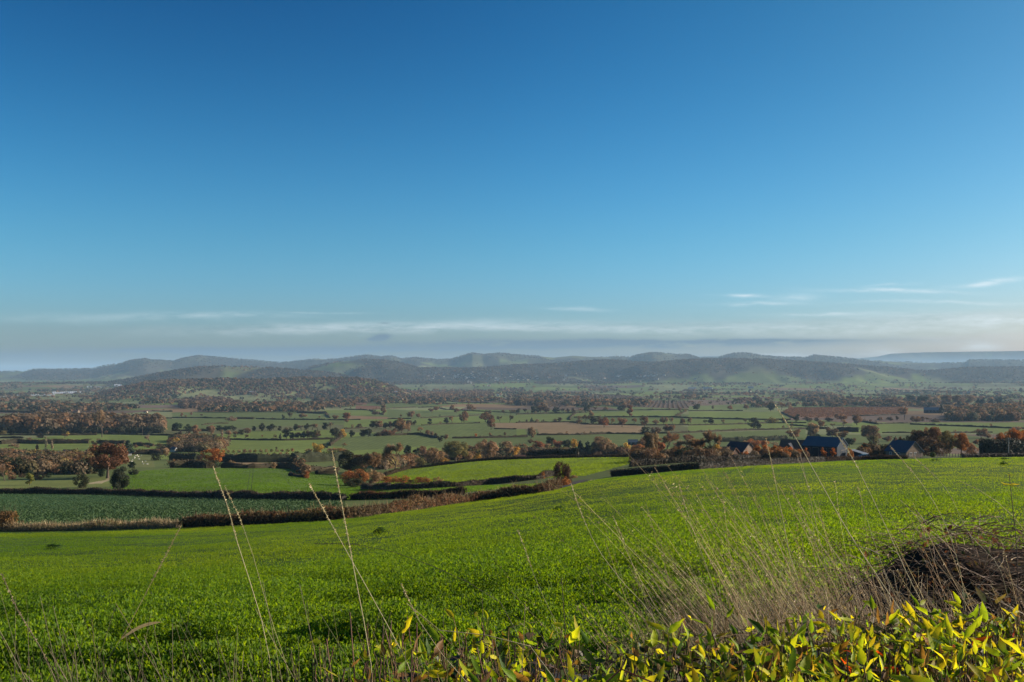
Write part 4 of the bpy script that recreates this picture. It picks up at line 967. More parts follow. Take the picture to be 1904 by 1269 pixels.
leafy_hedge('hedge', 'low red brown hedge in front of the farm buildings', 'hedge', edge_line([1535, 1570, 1600, 1640, 1685], 2.5), 1.15, .7, 150, .12, [(.035, .022, .017), (.06, .032, .022), (.04, .032, .02)], top=.35, twigs=12, straw=.1)
leafy_hedge('hedge', 'tall dense dark hedge beside the pole', 'hedge', line([(1822, 848, 352), (1850, 848, 350), (1900, 848, 352), (1990, 848, 356)]), 6.2, 2.6, 380, .22, [(.026, .034, .016), (.04, .044, .02), (.06, .05, .024)], 'green', top=.25, twigs=6)
leafy_hedge('hedge', 'low dark hedge bank at the foot of the tall dense hedge', 'hedge', edge_line([1790, 1830, 1870, 1920, 1990], 6), 1.2, .8, 110, .13, DARK, 'green', top=.25, twigs=10)
leafy_hedge('hedge', 'black overgrown hedge in front of the long low shed', 'hedge', line([(985, 853, 440), (1020, 853, 438), (1075, 852, 436)]), 4.2, 1.8, 200, .25, [(.022, .026, .014), (.035, .034, .018)], 'green', top=.2)

# ------------------------------------------------------------------ woods and far vegetation: masses nobody could count
def wood(name, pts, H0, label_unused, cols, quads=26, wr=.55, jit=.35, sz=1.0):
    rng = np.random.default_rng(len(pts) * 7 + 3); b = MB(); pts = np.asarray(pts)
    n = len(pts); Hh = H0 * rng.uniform(1 - jit, 1 + jit, n)
    k = np.repeat(np.arange(n), quads); m = len(k)
    d = rdir(m, rng); d[:, 2] = np.abs(d[:, 2]) * .9 + .1 * rng.normal(size=m)
    r = rng.uniform(.75, 1.05, m)
    p = pts[k] + d * r[:, None] * np.stack([Hh * wr, Hh * wr, Hh * .55], 1)[k]; p[:, 2] += Hh[k] * .42
    low = rng.random(m) < .25; p[low, 2] = pts[k][low, 2] + rng.uniform(.05, .45, low.sum()) * Hh[k][low]
    cols = np.array(cols); c = cols[rng.integers(0, len(cols), n)][k] * rng.uniform(.65, 1.35, (m, 1))
    b.cards(p, d + .5 * rdir(m, rng), Hh[k] * rng.uniform(.13, .26, m) * sz, c, .8, rng)
    # solid inner bodies so that a wood is not see-through
    th = np.arange(6) * math.pi / 3
    ring = np.stack([np.cos(th), np.sin(th)], 1)
    V = []
    for z, rr in ((-.02, .28), (.3, .34), (.62, .22)):
        V.append(np.concatenate([pts[:, None, :2] + ring[None] * (Hh * wr * rr * 2)[:, None, None], np.broadcast_to((pts[:, 2] + Hh * z)[:, None, None], (n, 6, 1))], 2))
    V.append(np.concatenate([pts[:, None, :2] + ring[None] * .1, np.broadcast_to((pts[:, 2] + Hh * .76)[:, None, None], (n, 6, 1))], 2))
    V = np.concatenate(V, 1)
    V = V + rng.normal(0, .05, V.shape) * Hh[:, None, None]
    i = np.arange(n)[:, None, None] * 24; j = np.arange(6)[None, None]; l = np.arange(3)[None, :, None] * 6
    f = np.stack(np.broadcast_arrays(i + l + j, i + l + (j + 1) % 6, i + l + 6 + (j + 1) % 6, i + l + 6 + j), -1).reshape(-1, 4)
    b.add(V.reshape(-1, 3), f, np.repeat(cols[rng.integers(0, len(cols), n)] * .8, 24, 0))
    o = b.build(name, M['leaf']); o['kind'] = 'stuff'
    return o

def area_pts(win, poly, n, ymin=300, ymax=12000, seed=1):
    """n ground points spread over the ground seen inside a photo polygon"""
    rng = np.random.default_rng(seed); q = [zp(win, *p) if win else p for p in poly]
    xs = [a for a, b in q]; ys = [b for a, b in q]; out = []
    L = [locate(x, y, ymin, ymax) for x, y in q]
    wx = np.array([p[0] for p in L]); wy = np.array([p[1] for p in L])
    # spread evenly over the ground, in the outline drawn between the corner points
    while len(out) < n:
        X = rng.uniform(wx.min(), wx.max(), 4000); Y = rng.uniform(wy.min(), wy.max(), 4000)
        m = inpoly(X, Y, list(zip(wx, wy)))
        out += list(zip(X[m], Y[m]))
        if not m.any(): break
    out = np.array(out[:n]); return np.c_[out, zfun(out[:, 0], out[:, 1]) - .3]

AUT = [(.14, .085, .05), (.18, .11, .062), (.13, .095, .06), (.20, .11, .05), (.095, .072, .045), (.20, .145, .09)]
AUT2 = AUT + [(.05, .055, .03), (.035, .045, .024)]
wood('dark_wood', area_pts('A', [(0, 690), (0, 640), (500, 600), (1200, 600), (1770, 630), (1780, 685), (1000, 690), (600, 690)], 520, seed=3), 15, '', AUT + [(.12, .09, .06)], 120, sz=.55)
wood('dark_underwood', area_pts('A', [(0, 692), (1780, 690), (1780, 683), (0, 684)], 200, seed=4), 6.5, '', [(.03, .035, .02), (.04, .04, .022)], 70, .7, sz=.6)
wood('brown_wood', area_pts('G', [(1040, 560), (1780, 558), (1904, 540), (1904, 420), (1500, 425), (1240, 450), (1130, 500)], 420, seed=5), 13, '', AUT2, 90, sz=.6)
wood('village_scrub', area_pts('A', [(0, 1225), (300, 1200), (700, 1190), (1000, 1150), (1010, 985), (600, 960), (0, 960)], 330, 380, seed=33), 5.5, '', AUT2 + [(.20, .15, .06), (.12, .10, .05)], 240, .7, sz=.42)
wood('village_scrub', area_pts('B', [(0, 890), (330, 905), (560, 865), (600, 800), (300, 755), (0, 770)], 230, 500, seed=34), 6, '', AUT2 + [(.22, .17, .08), (.12, .10, .05)], 230, .7, sz=.42)
wood('belt_scrub', area_pts('C', [(420, 1095), (700, 1050), (1000, 1015), (1300, 985), (1904, 955), (1904, 925), (1300, 945), (900, 985), (420, 1040)], 190, 418, 700, seed=35), 5.5, '', AUT2 + [(.20, .16, .06)], 260, .7, sz=.42)
wood('belt_scrub', area_pts('D', [(0, 945), (1270, 935), (1270, 905), (0, 905)], 130, 420, 700, seed=36), 5.0, '', AUT2 + [(.20, .16, .06)], 260, .7, sz=.42)
wood('farm_scrub', np.array([list(at(x, y)) for x, y in zip(R.uniform(1180, 1350, 60), R.uniform(300, 420, 60))]), 3.6, '', AUT2 + [(.20, .11, .04)], 420, .6, sz=.36)
wood('farm_scrub', np.array([list(at(x, y)) for x, y in zip(R.uniform(1395, 1500, 46), R.uniform(283, 318, 46))]), 2.7, '', AUT + [(.28, .13, .045), (.34, .14, .04), (.30, .14, .05)], 520, .5, sz=.33)
wood('farm_scrub', np.array([list(at(x, y)) for x, y in zip(R.uniform(1600, 1660, 26), R.uniform(330, 420, 26))]), 4.2, '', AUT2 + [(.24, .11, .04)], 480, .55, sz=.34)
wood('valley_thicket', area_pts('E', [(1140, 290), (1250, 262), (1500, 262), (1760, 330), (1760, 372), (1480, 372), (1280, 345)], 260, seed=6), 14, '', AUT2, 24)
wood('valley_thicket', area_pts('G', [(330, 392), (600, 392), (900, 400), (900, 372), (500, 365), (350, 375)], 120, seed=16), 10, '', AUT2, 24)
wood('wooded_strip', area_pts('D', [(0, 385), (180, 385), (330, 420), (240, 340), (60, 300), (0, 300)], 160, seed=7), 13, '', AUT2, 24)
wood('plantation', area_pts('B', [(100, 420), (700, 425), (780, 400), (700, 370), (420, 300), (90, 380)], 420, seed=8), 12, '', [(.15, .10, .07), (.13, .085, .06), (.10, .075, .05)], 24)
wood('plantation', area_pts('B', [(780, 412), (1130, 420), (1350, 375), (1200, 355), (800, 390)], 280, seed=9), 8, '', [(.24, .12, .05), (.20, .10, .045), (.16, .09, .045)], 24)
wood('plantation', area_pts('B', [(1130, 440), (1440, 440), (1440, 400), (1180, 400)], 120, seed=10), 12, '', AUT, 24)
wood('autumn_wood', area_pts('C', [(690, 300), (900, 310), (1150, 315), (1660, 280), (1640, 255), (1200, 250), (700, 270)], 420, seed=11), 11, '', AUT + [(.2, .12, .07)], 22)
hp = []
rngw = np.random.default_rng(21)
while len(hp) < 4200:
    Y = rngw.uniform(3250, 4450, 6000); u = rngw.uniform(140, 770, 6000); X = (u - CX) / F * Y; Z = zfun(X, Y)
    base = np.interp(Y, [a * 1.0 for a, b in PLAIN], [-(b - HY) * a / F for a, b in PLAIN])
    ok = (Z - base > 6 + 60 * (fbm(X / 150, Y / 150, 3, 3) - .4)) & (fbm(X / 220, Y / 350, 12, 2) > .30)
    hp += list(zip(X[ok], Y[ok], Z[ok] - .5))
wood('autumn_wood', np.array(hp[:4200]), 8.5, '', [(.15, .085, .05), (.17, .085, .05), (.13, .085, .055), (.16, .10, .06), (.11, .075, .05), (.06, .06, .035)], 12, .62)

# orchards in rows on the valley floor
def orchard(win, poly, du, spacing, h, cols, seed):
    q = [zp(win, *p) for p in poly]; L = np.array([locate(x, y, 800) for x, y in q]); rng = np.random.default_rng(seed)
    a = math.radians(du); R2 = np.array([[math.cos(a), -math.sin(a)], [math.sin(a), math.cos(a)]])
    W = L[:, :2] @ R2.T
    us = np.arange(W[:, 0].min(), W[:, 0].max(), spacing); vs = np.arange(W[:, 1].min(), W[:, 1].max(), 3.2)
    U, V = np.meshgrid(us, vs); p = np.c_[U.ravel(), V.ravel()] + rng.normal(0, .3, (U.size, 2))
    p = p[inpoly(p[:, 0], p[:, 1], list(map(tuple, W)))] @ R2
    n = len(p); z = zfun(p[:, 0], p[:, 1]); b = MB(); k = np.repeat(np.arange(n), 5); m = len(k)
    d = rdir(m, rng); d[:, 2] = np.abs(d[:, 2])
    pos = np.c_[p, z][k] + d * np.array([1.3, 1.3, h * .6]) + np.array([0, 0, h * .3])
    cols = np.array(cols)
    b.cards(pos, d + .4 * rdir(m, rng), h * rng.uniform(.25, .5, m), cols[rng.integers(0, len(cols), m)] * rng.uniform(.7, 1.3, (m, 1)), .8, rng)
    o = b.build('orchard_rows', M['leaf']); o['kind'] = 'stuff'
orchard('D', [(250, 308), (900, 318), (985, 372), (370, 405)], 9, 11, 2.8, [(.085, .062, .042), (.11, .075, .05)], 1)
orchard('D', [(900, 322), (1904, 332), (1904, 418), (1520, 406), (1150, 386), (1000, 372)], 9, 11, 2.6, [(.10, .07, .05), (.085, .062, .045)], 2)
orchard('E', [(1040, 455), (1160, 416), (1904, 410), (1904, 498), (1500, 518), (1150, 514)], 30, 12, 2.8, [(.16, .08, .045), (.13, .07, .04)], 3)
orchard('G', [(0, 408), (560, 408), (560, 478), (0, 495)], 30, 12, 2.8, [(.16, .08, .045), (.13, .07, .04)], 4)
orchard('D', [(660, 264), (1160, 267), (1450, 298), (680, 308)], 5, 12, 3.0, [(.11, .078, .05), (.13, .09, .06)], 5)

# far hedgerows with their trees along the plot boundaries, and copses, beyond about two kilometres
def far_lines():
    rng = np.random.default_rng(77); n = 300000
    Y = np.exp(rng.uniform(math.log(1500), math.log(10500), n)); u = rng.uniform(-60, 1964, n)
    X = (u - CX) / F * Y
    h, h2, ex, ey = plot_ids(X, Y)
    Z = zfun(X, Y); py = HY - F * Z / Y
    wid = 2.0 + Y * .0011
    on = ((ex < wid) | (ey < wid)) & (Y > 2100)
    clump = (fbm(X / 240, Y / 420, 91, 3) > np.where(u < 720, .52, np.where(u < 1100, .578, .607))) & (rng.random(n) < .17) & (Y > np.where(u < 600, 1750, 2300))
    tall = rng.random(n)
    keep = (on & (py < 754)) | (clump & (py < 771))
    X, Y, Z, cl, tall = X[keep], Y[keep], Z[keep], clump[keep], tall[keep]
    hh = np.where(cl, rng.uniform(6, 14, len(X)), np.where(tall > .86, rng.uniform(6, 13, len(X)), rng.uniform(1.8, 3.5, len(X))))
    return np.stack([X, Y, Z], 1), hh
fp, fh = far_lines()
print('far plants', len(fp))
rng = np.random.default_rng(5); b = MB()
k = np.repeat(np.arange(len(fp)), np.where(fh > 5, 14, 6)); m = len(k)
d = rdir(m, rng); d[:, 2] = np.abs(d[:, 2])
pos = fp[k] + d * np.stack([fh * .5 + .6, fh * .5 + .6, fh * .55], 1)[k]; pos[:, 2] += fh[k] * .35
cc = np.array(AUT2 + [(.045, .045, .026), (.06, .05, .03)])[rng.integers(0, len(AUT2) + 2, len(fp))][k] * rng.uniform(.65, 1.35, (m, 1))
b.cards(pos, d + .5 * rdir(m, rng), np.maximum(fh[k] * rng.uniform(.2, .36, m), .9), cc, .8, rng)
o = b.build('distant_hedgerows', M['leaf']); o['kind'] = 'stuff'
# tree cover of the far slopes
n = 80000; Y = np.exp(rng.uniform(math.log(4700), math.log(11200), n)); u = rng.uniform(-60, 1964, n); X = (u - CX) / F * Y; Z = zfun(X, Y)
flat = np.interp(np.log(Y), np.log([a for a, b in PLAIN]), [-(q - HY) * a / F for a, q in PLAIN])
rise = Z - flat; wn = fbm(X / 420, Y / 900, 71, 4)
ok = (rise > 25) & (wn + np.clip((rise - 40) / 500, 0, .16) - .03 > .485); ok &= rng.random(n) < .75
fp = np.stack([X, Y, Z], 1)[ok]; fh = rng.uniform(8, 16, len(fp))
k = np.repeat(np.arange(len(fp)), 6); m = len(k); d = rdir(m, rng); d[:, 2] = np.abs(d[:, 2])
b = MB(); pos = fp[k] + d * (fh * .6)[k][:, None] + np.array([0, 0, 4.0])
cc = np.array([(.06, .048, .034), (.075, .055, .038), (.045, .045, .03), (.09, .06, .04)])[rng.integers(0, 4, len(fp))][k] * rng.uniform(.7, 1.3, (m, 1))
b.cards(pos, d + .4 * rdir(m, rng), fh[k] * rng.uniform(.25, .45, m), cc, .8, rng)
o = b.build('hillside_woods', M['leaf']); o['kind'] = 'stuff'
# ------------------------------------------------------------------ buildings and other things of the farm and valley
def gable_house(name, label, cat, pos, w, d, eave, ridge, rz, wall, roof, group=None, chimney=None, windows=(), doors=(), over=.35, wing=None, scale=1.0, winmat='glass'):
    """ridge runs along local x; w along x, d along y; front wall at -d/2"""
    t = thing(name, label, cat, tuple(pos), rz, group)
    b = MB(); hw, hd = w / 2, d / 2
    v = [(-hw, -hd, -1), (hw, -hd, -1), (hw, hd, -1), (-hw, hd, -1), (-hw, -hd, eave), (hw, -hd, eave), (hw, hd, eave), (-hw, hd, eave), (-hw, 0, ridge), (hw, 0, ridge)]
    b.add(v, [(0, 1, 5, 4), (2, 3, 7, 6)]); b.add(v, [(1, 2, 6, 9, 5), (3, 0, 4, 8, 7)])
    b.build('wall', M[wall], t)
    b = MB(); th = .18; sl = (ridge - eave) / hd
    for s in (-1, 1):
        y0, y1 = 0.0, s * (hd + over); z0, z1 = ridge + .05, eave - over * sl + .05
        v = [(-hw - over, y0, z0), (hw + over, y0, z0), (hw + over, y1, z1), (-hw - over, y1, z1)]
        v += [(x, y, z + th) for x, y, z in v]
        b.add(v, [(0, 1, 2, 3), (7, 6, 5, 4), (0, 4, 5, 1), (1, 5, 6, 2), (2, 6, 7, 3), (3, 7, 4, 0)])
    b.build('roof', M[roof], t)
    for (cx, ch, cw) in (chimney or []):
        b = MB(); b.box(cx - cw / 2, cx + cw / 2, -cw / 2, cw / 2, ridge - .8, ridge + ch)
        b.box(cx - cw / 2 - .06, cx + cw / 2 + .06, -cw / 2 - .06, cw / 2 + .06, ridge + ch - .25, ridge + ch - .1)
        b.tube([(cx, 0, ridge + ch - .05), (cx, 0, ridge + ch + .45)], .13, 8)
        b.build('chimney', M['brick'], t)
    for (side, u, z, ww, hh) in windows:
        opening(t, 'window', side, u, z, ww, hh, hw, hd, winmat)
    for (side, u, ww, hh) in doors:
        opening(t, 'door', side, u, 0.0, ww, hh, hw, hd, 'darkdoor')
    return t

def opening(t, name, side, u, z, ww, hh, hw, hd, mat):
    def place(b, u0, u1, z0, z1, o0, o1):
        if side == 'f': b.box(u0, u1, -hd - o1, -hd - o0, z0, z1)
        elif side == 'b': b.box(u0, u1, hd + o0, hd + o1, z0, z1)
        elif side == 'r': b.box(hw + o0, hw + o1, u0, u1, z0, z1)
        else: b.box(-hw - o1, -hw - o0, u0, u1, z0, z1)
    b = MB(); place(b, u - ww / 2, u + ww / 2, z, z + hh, .003, .03)
    o = b.build(name, M[mat], t)
    f = .07; b = MB()
    place(b, u - ww / 2 - f, u - ww / 2, z, z + hh, .004, .07); place(b, u + ww / 2, u + ww / 2 + f, z, z + hh, .004, .07)
    place(b, u - ww / 2 - f, u + ww / 2 + f, z + hh, z + hh + f, .004, .07)
    if name == 'window':
        place(b, u - ww / 2 - f, u + ww / 2 + f, z - f, z, .004, .10)
        place(b, u - .025, u + .025, z, z + hh, .031, .06)
    b.build('frame', M['whitewood' if name == 'window' else 'wood'], o)

def face(p, extra=0.0):
    """rotation that turns a front (-y) towards the viewpoint, plus extra"""
    return -math.atan2(p[0], p[1]) + extra

# brick cottage
p = at(1376, 335); k = 335 / F
gable_house('cottage', 'red brick cottage with dark roof among orange shrubs', 'house', p, 7.5, 7.0, 2.6, 5.4, face(p, math.radians(-38)), 'brick', 'darkslate', chimney=[],
            windows=[('f', -1.8, .9, 1.1, 1.2), ('f', 1.6, .9, 1.1, 1.2), ('r', 0, 1.0, 1.3, 1.2)], doors=[('f', -.2, 1.0, 2.1)])
p2 = at(1358, 330)
gable_house('outhouse', 'low brick outhouse with clay tiled roof beside the cottage', 'shed', p2, 4.2, 4.0, 1.9, 3.6, face(p2, math.radians(-38)), 'brick', 'tile', doors=[('f', 0, .9, 1.8)])
# brick farmhouse
p = at(1479, 352)
t = gable_house('farmhouse', 'red brick farmhouse with clay tiled roof behind the blue barn', 'house', p, 9.5, 6.5, 3.6, 6.3, face(p, math.radians(-12)), 'brick', 'tile', chimney=[],
            windows=[('f', -3, 2.2, 1, 1.1), ('f', 0, 2.2, 1, 1.1)], doors=[('f', -1.5, 1.0, 2.0)])
b = MB(); b.poly([(-3.2, -6.2, -1), (1.0, -6.2, -1), (1.0, -6.2, 2.6), (-1.1, -6.2, 5.2), (-3.2, -6.2, 2.6)]); b.box(-3.2, 1.0, -6.19, -3.3, -1, 2.6); b.build('cross_wing', M['brick'], t)
b = MB()
for s in (-1, 1):
    v = [(-1.1, -6.5, 5.3), (-1.1, 0, 5.3), (-1.1 + s * 2.5, 0, 2.3), (-1.1 + s * 2.5, -6.5, 2.3)]; v += [(x, y, z + .16) for x, y, z in v]
    b.add(v, [(0, 1, 2, 3), (7, 6, 5, 4), (0, 4, 5, 1), (1, 5, 6, 2), (2, 6, 7, 3), (3, 7, 4, 0)])
b.build('cross_wing_roof', M['darkslate'], t)
# blue barn
p = at(1534, 322)
t = gable_house('blue_barn', 'large barn with blue sheet steel roof and open bays behind two orange trees', 'barn', p, 11.6, 8.0, 4.3, 6.9, face(p, math.radians(-24)), 'bluewall', 'bluesteel', over=.25)
for u in (-4.3, -1.5, 1.3, 4.1): opening(t, 'door', 'f', u, 0, 2.1, 3.7, 5.8, 4.0, 'darkdoor')
for u in (-5.7, -2.9, -.1, 2.7, 5.6):
    b = MB(); b.box(u - .12, u + .12, -4.22, -4.03, -1, 4.2); b.build('post', M['bluewall'], t)
opening(t, 'door', 'r', .6, 0, 3.2, 3.0, 5.8, 4.0, 'bluewall')
b = MB(); b.tube([(1.8, .3, 6.8), (1.8, .3, 7.7)], .12, 8); b.build('flue', M['greysheet'], t)
# lean-to shed
p = at(1597, 318)
t = thing('lean_to_shed', 'low grey lean-to shed at the end of the blue barn', 'shed', tuple(p), face(p, math.radians(-24)))
b = MB(); b.add([(-2.2, -1.6, -1), (2.2, -1.6, -1), (2.2, 1.6, -1), (-2.2, 1.6, -1), (-2.2, -1.6, 2.6), (2.2, -1.6, 1.5), (2.2, 1.6, 1.5), (-2.2, 1.6, 2.6)], [(0, 1, 5, 4), (1, 2, 6, 5), (2, 3, 7, 6), (3, 0, 4, 7)]); b.build('wall', M['bluewall'], t)
b = MB(); b.add([(-2.3, -1.9, 2.66), (2.5, -1.9, 1.46), (2.5, 1.8, 1.46), (-2.3, 1.8, 2.66), (-2.3, -1.9, 2.78), (2.5, -1.9, 1.58), (2.5, 1.8, 1.58), (-2.3, 1.8, 2.78)], [(3, 2, 1, 0), (4, 5, 6, 7), (0, 1, 5, 4), (1, 2, 6, 5), (2, 3, 7, 6), (3, 0, 4, 7)]); b.build('roof', M['greysheet'], t)
# stone barn
p = at(1681, 318)
gable_house('stone_barn', 'stone barn with blue slate roof and one brick chimney', 'barn', p, 8.6, 7.0, 2.1, 5.2, face(p, math.radians(-44)), 'stone', 'slate', chimney=[(-3.6, .9, .7)],
            windows=[('f', 1.2, .9, .9, .8), ('f', -2.2, .9, .8, .8), ('r', -1.6, .9, .8, 1.0), ('r', .3, 1.0, .9, .9)], doors=[('r', 2.0, 1.1, 1.9)])
# parked car between shed and stone barn
p = at(1608, 305)
t = thing('parked_car', 'dark car parked between the grey lean-to and the stone barn', 'car', tuple(p), face(p, math.radians(25)))
prof = [(-2.0, .35), (-2.0, .8), (-1.5, .95), (-.9, 1.42), (.6, 1.45), (1.3, 1.0), (2.0, .85), (2.05, .35)]
b = MB(); n = len(prof); v = [(x, -.8 if z < 1.1 else -.66, z) for x, z in prof] + [(x, .8 if z < 1.1 else .66, z) for x, z in prof]
b.add(v, [(i, (i + 1) % n, n + (i + 1) % n, n + i) for i in range(n)]); b.add(v, [tuple(range(n))[::-1], tuple(range(n, 2 * n))]); b.build('body', M['carpaint'], t)
b = MB(); b.add([(.66, -.58, 1.42), (1.25, -.66, 1.05), (1.25, .66, 1.05), (.66, .58, 1.42)], [(0, 1, 2, 3)]); b.v[-1][:, 0] += .03; b.build('windscreen', M['glass'], t)
for s in (-1, 1):
    b = MB(); b.add([(-1.0, s * .75, 1.0), (1.0, s * .75, 1.0), (.55, s * .68, 1.38), (-.8, s * .68, 1.38)], [(0, 1, 2, 3)]); b.v[-1][:, 1] += s * .03; b.build('side_window', M['glass'], t)
    for x in (-1.25, 1.3):
        b = MB(); b.tube([(x, s * .62, .33), (x, s * .84, .33)], .33, 14); b.add([(x + .33 * math.cos(q * .449), s * .84, .33 + .33 * math.sin(q * .449)) for q in range(14)], [tuple(range(14))]); wl = b.build('wheel', M['rubber'], t)
# rail fences by the stone barn
def rail_fence(x0, x1, Y, label, h, mat, n):
    a, c = at(x0, Y), at(x1, Y + 4); t = thing('rail_fence', label, 'fence', tuple(a))
    d = c - a
    for i in range(n):
        q = d * i / (n - 1); z = at(x0 + (x1 - x0) * i / (n - 1), Y + 4 * i / (n - 1))[2] - a[2]
        b = MB(); b.box(q[0] - .09, q[0] + .09, q[1] - .09, q[1] + .09, z - .3, z + h + .1); b.build('post', M[mat], t)
    for zz in (.35, .75, 1.1):
        if zz < h:
            b = MB(); b.tube([(0, -.12, zz), (d[0], d[1] - .12, d[2] + zz)], .05, 4); b.build('rail', M[mat], t)
rail_fence(1689, 1714, 292, 'pale wooden rail fence below the gable of the stone barn', 1.2, 'wood', 6)
rail_fence(1738, 1782, 292, 'pale rail fence below the oaks behind the stone barn', 1.0, 'wood', 9)
p = at(1734, 291)
o = MB(); k = 500; d = rdir(k, R); o.cards(d * np.array([.9, .7, .8]) * R.uniform(.8, 1, (k, 1)) + np.array([0, 0, .9]), d + .5 * rdir(k, R), R.uniform(.1, .2, k), np.array([.07, .10, .03]) * R.uniform(.6, 1.4, (k, 1)), .7)
o = o.build('shrub', M['leaf'], None, False, tuple(p)); tag(o, 'small clipped green bush between the two rail fences', 'shrub')
# poles
def pole(px, Y, top, label, mat, r=.13, arm=True):
    p = at(px, Y); h = (HY - top) / F * Y - p[2]; t = thing('utility_pole', label, 'pole', tuple(p))
    b = MB(); b.tube([(0, 0, -.3), (0, 0, h)], [r, r * .75], 8); b.build('shaft', M[mat], t)
    if arm:
        b = MB(); b.tube([(-.7, 0, h - .35), (.7, 0, h - .35)], .06, 4); b.build('crossarm', M['wood'], t)
        for x in (-.6, 0, .6):
            b = MB(); b.tube([(x, 0, h - .3), (x, 0, h - .05)], .05, 6); b.build('insulator', M['greysheet'], t)
pole(1875.5, 312, 815, 'pale grey wooden pole standing before the tall dark hedge', 'palebark', .15)
pole(1624.5, 345, 801, 'dark wooden pole rising above the garden trees by the stone barn', 'bark', .15)
pole(1209.5, 405, 832, 'slim pale pole at the foot of the birch', 'palebark', .14, False)
pole(172, 520, 868, 'short white pole left of the big reddish oak', 'whitewood', .16, False)
pole(265, 1010, 794, 'thin grey pole in front of the dark wood', 'wood', .12, False)

# lane with verge at the bend beside the big bush
L1 = [(1040, 918, 128), (1056, 911, 142), (1064, 907, 155), (1067, 902, 170), (1074, 898, 188), (1086, 895, 200)]
Q = np.array([at(a, y) for a, _, y in L1]); Q, _ = resample(Q, 1.0); Q[:, 2] = zfun(Q[:, 0], Q[:, 1])
d = np.gradient(Q[:, :2], axis=0); d /= np.linalg.norm(d, axis=1)[:, None]; nn = np.stack([-d[:, 1], d[:, 0]], 1)
lf = Q[:, :2] + nn * 1.25; rt = Q[:, :2] - nn * 1.25; mdl = Q[:, :2]
V = np.stack([np.c_[s, zfun(s[:, 0], s[:, 1]) + .10] for s in (lf, mdl, rt)], 1).reshape(-1, 3)
i = np.arange(len(Q) - 1)[:, None] * 3; f = np.concatenate([np.stack([i, i + 3, i + 4, i + 1], -1).reshape(-1, 4), np.stack([i + 1, i + 4, i + 5, i + 2], -1).reshape(-1, 4)])
o = obj('lane', mesh('lane', V, f[:, ::-1], None, True), M['asphalt']); o['kind'] = 'structure'

# long low sheds
def place_b(win, x, y, Y=None):
    u, v = zp(win, x, y); return at(u, Y) if Y else locate(u, v)
def shed(win, x, y, wpx, hpx, label, wall, roof, rz=0.0, dep=.5, Y=None, name='shed', cat='shed', eave=.55, win_n=0, group=None):
    p = place_b(win, x, y, Y); s = p[1] / F / 5.95; w = wpx * s; h = hpx * s
    wn = [('f', -w / 2 + w * (i + .5) / win_n, h * eave * .4, w / win_n * .35, h * eave * .4) for i in range(win_n)]
    return gable_house(name, label, cat, p, w, w * dep, h * eave, h, face(p, rz), wall, roof, group, over=.3, windows=wn)
shed('D', 45, 968, 110, 42, 'long low shed with brown roof left of the black overgrown hedge', 'wood', 'tile', 0, .35, Y=455, win_n=4)
shed('D', 1290, 822, 100, 62, 'dark teal roofed barn half hidden left of the birch', 'darkdoor', 'slate', .15, .6, win_n=2)
shed('A', 780, 1165, 400, 46, 'long low brick outbuilding left of the big reddish oak', 'brick', 'tile', .05, .18, Y=420, eave=.5, win_n=8)
shed('A', 635, 935, 55, 40, 'small white cottage in the village scrub', 'render', 'slate', .5, .8, name='cottage', cat='house', win_n=2)
shed('A', 738, 935, 70, 62, 'dark roofed cottage beside the orange gabled one', 'cream', 'darkslate', -.3, .8, name='cottage', cat='house', win_n=2)
shed('A', 815, 945, 62, 62, 'cottage with orange brick gable in the village', 'brick', 'tile', -.9, .8, name='cottage', cat='house', win_n=2)
shed('A', 1405, 935, 90, 48, 'small white house at the foot of the big dark conifer', 'render', 'slate', .1, .5, name='cottage', cat='house', win_n=4)
shed('A', 1640, 915, 90, 45, 'white bungalow right of the big dark conifer', 'render', 'tile', .1, .5, name='cottage', cat='house', win_n=4)
shed('A', 1722, 915, 80, 48, 'pinkish cottage next to the white bungalow', 'cream', 'tile', -.1, .5, name='cottage', cat='house', win_n=4)
shed('B', 22, 895, 60, 52, 'white gabled cottage among the orchard scrub', 'render', 'slate', -.7, .8, name='cottage', cat='house', win_n=2)
shed('B', 720, 448, 42, 36, 'white house on the far field by the plantation', 'render', 'tile', .4, .8, name='cottage', cat='house', win_n=2)
shed('B', 880, 448, 110, 30, 'long grey farm shed by the plantation', 'greysheet', 'greysheet', .1, .4)
shed('B', 965, 450, 50, 30, 'dark shed in the middle of the white farmstead', 'darkdoor', 'darkslate', .2, .6)
shed('B', 1012, 448, 55, 28, 'pale grey shed of the white farmstead', 'render', 'greysheet', .1, .5)
shed('B', 1072, 443, 60, 32, 'cream coloured shed at the end of the white farmstead', 'cream', 'cream', -.2, .5)
shed('A', 845, 465, 60, 36, 'pinkish house above the dark wood', 'stone', 'tile', -.6, .7, name='cottage', cat='house', win_n=2)
shed('A', 750, 455, 60, 36, 'pale house left of the pinkish one above the dark wood', 'cream', 'slate', .3, .6, name='cottage', cat='house', win_n=2)
shed('A', 1005, 492, 40, 24, 'tiny white cottage above the dark wood', 'render', 'slate', .2, .6, name='cottage', cat='house')
shed('A', 1238, 485, 36, 30, 'small white gabled cottage above the end of the dark wood', 'render', 'slate', -.6, .8, name='cottage', cat='house')
shed('A', 1612, 465, 36, 22, 'cream gabled house where the dark wood ends', 'cream', 'tile', -.5, .8, name='cottage', cat='house')
shed('A', 150, 392, 30, 40, 'white gabled house among the far left trees', 'render', 'slate', -.5, .8, name='cottage', cat='house')
shed('B', 1830, 256, 46, 40, 'white house with reddish roof under the wooded hill', 'render', 'tile', -.2, .8, name='cottage', cat='house')
shed('B', 890, 246, 70, 22, 'long pale shed under the wooded hill', 'greysheet', 'greysheet', .1, .4)
shed('C', 75, 250, 26, 22, 'small white house below the end of the wooded hill', 'render', 'slate', -.4, .8, name='cottage', cat='house')
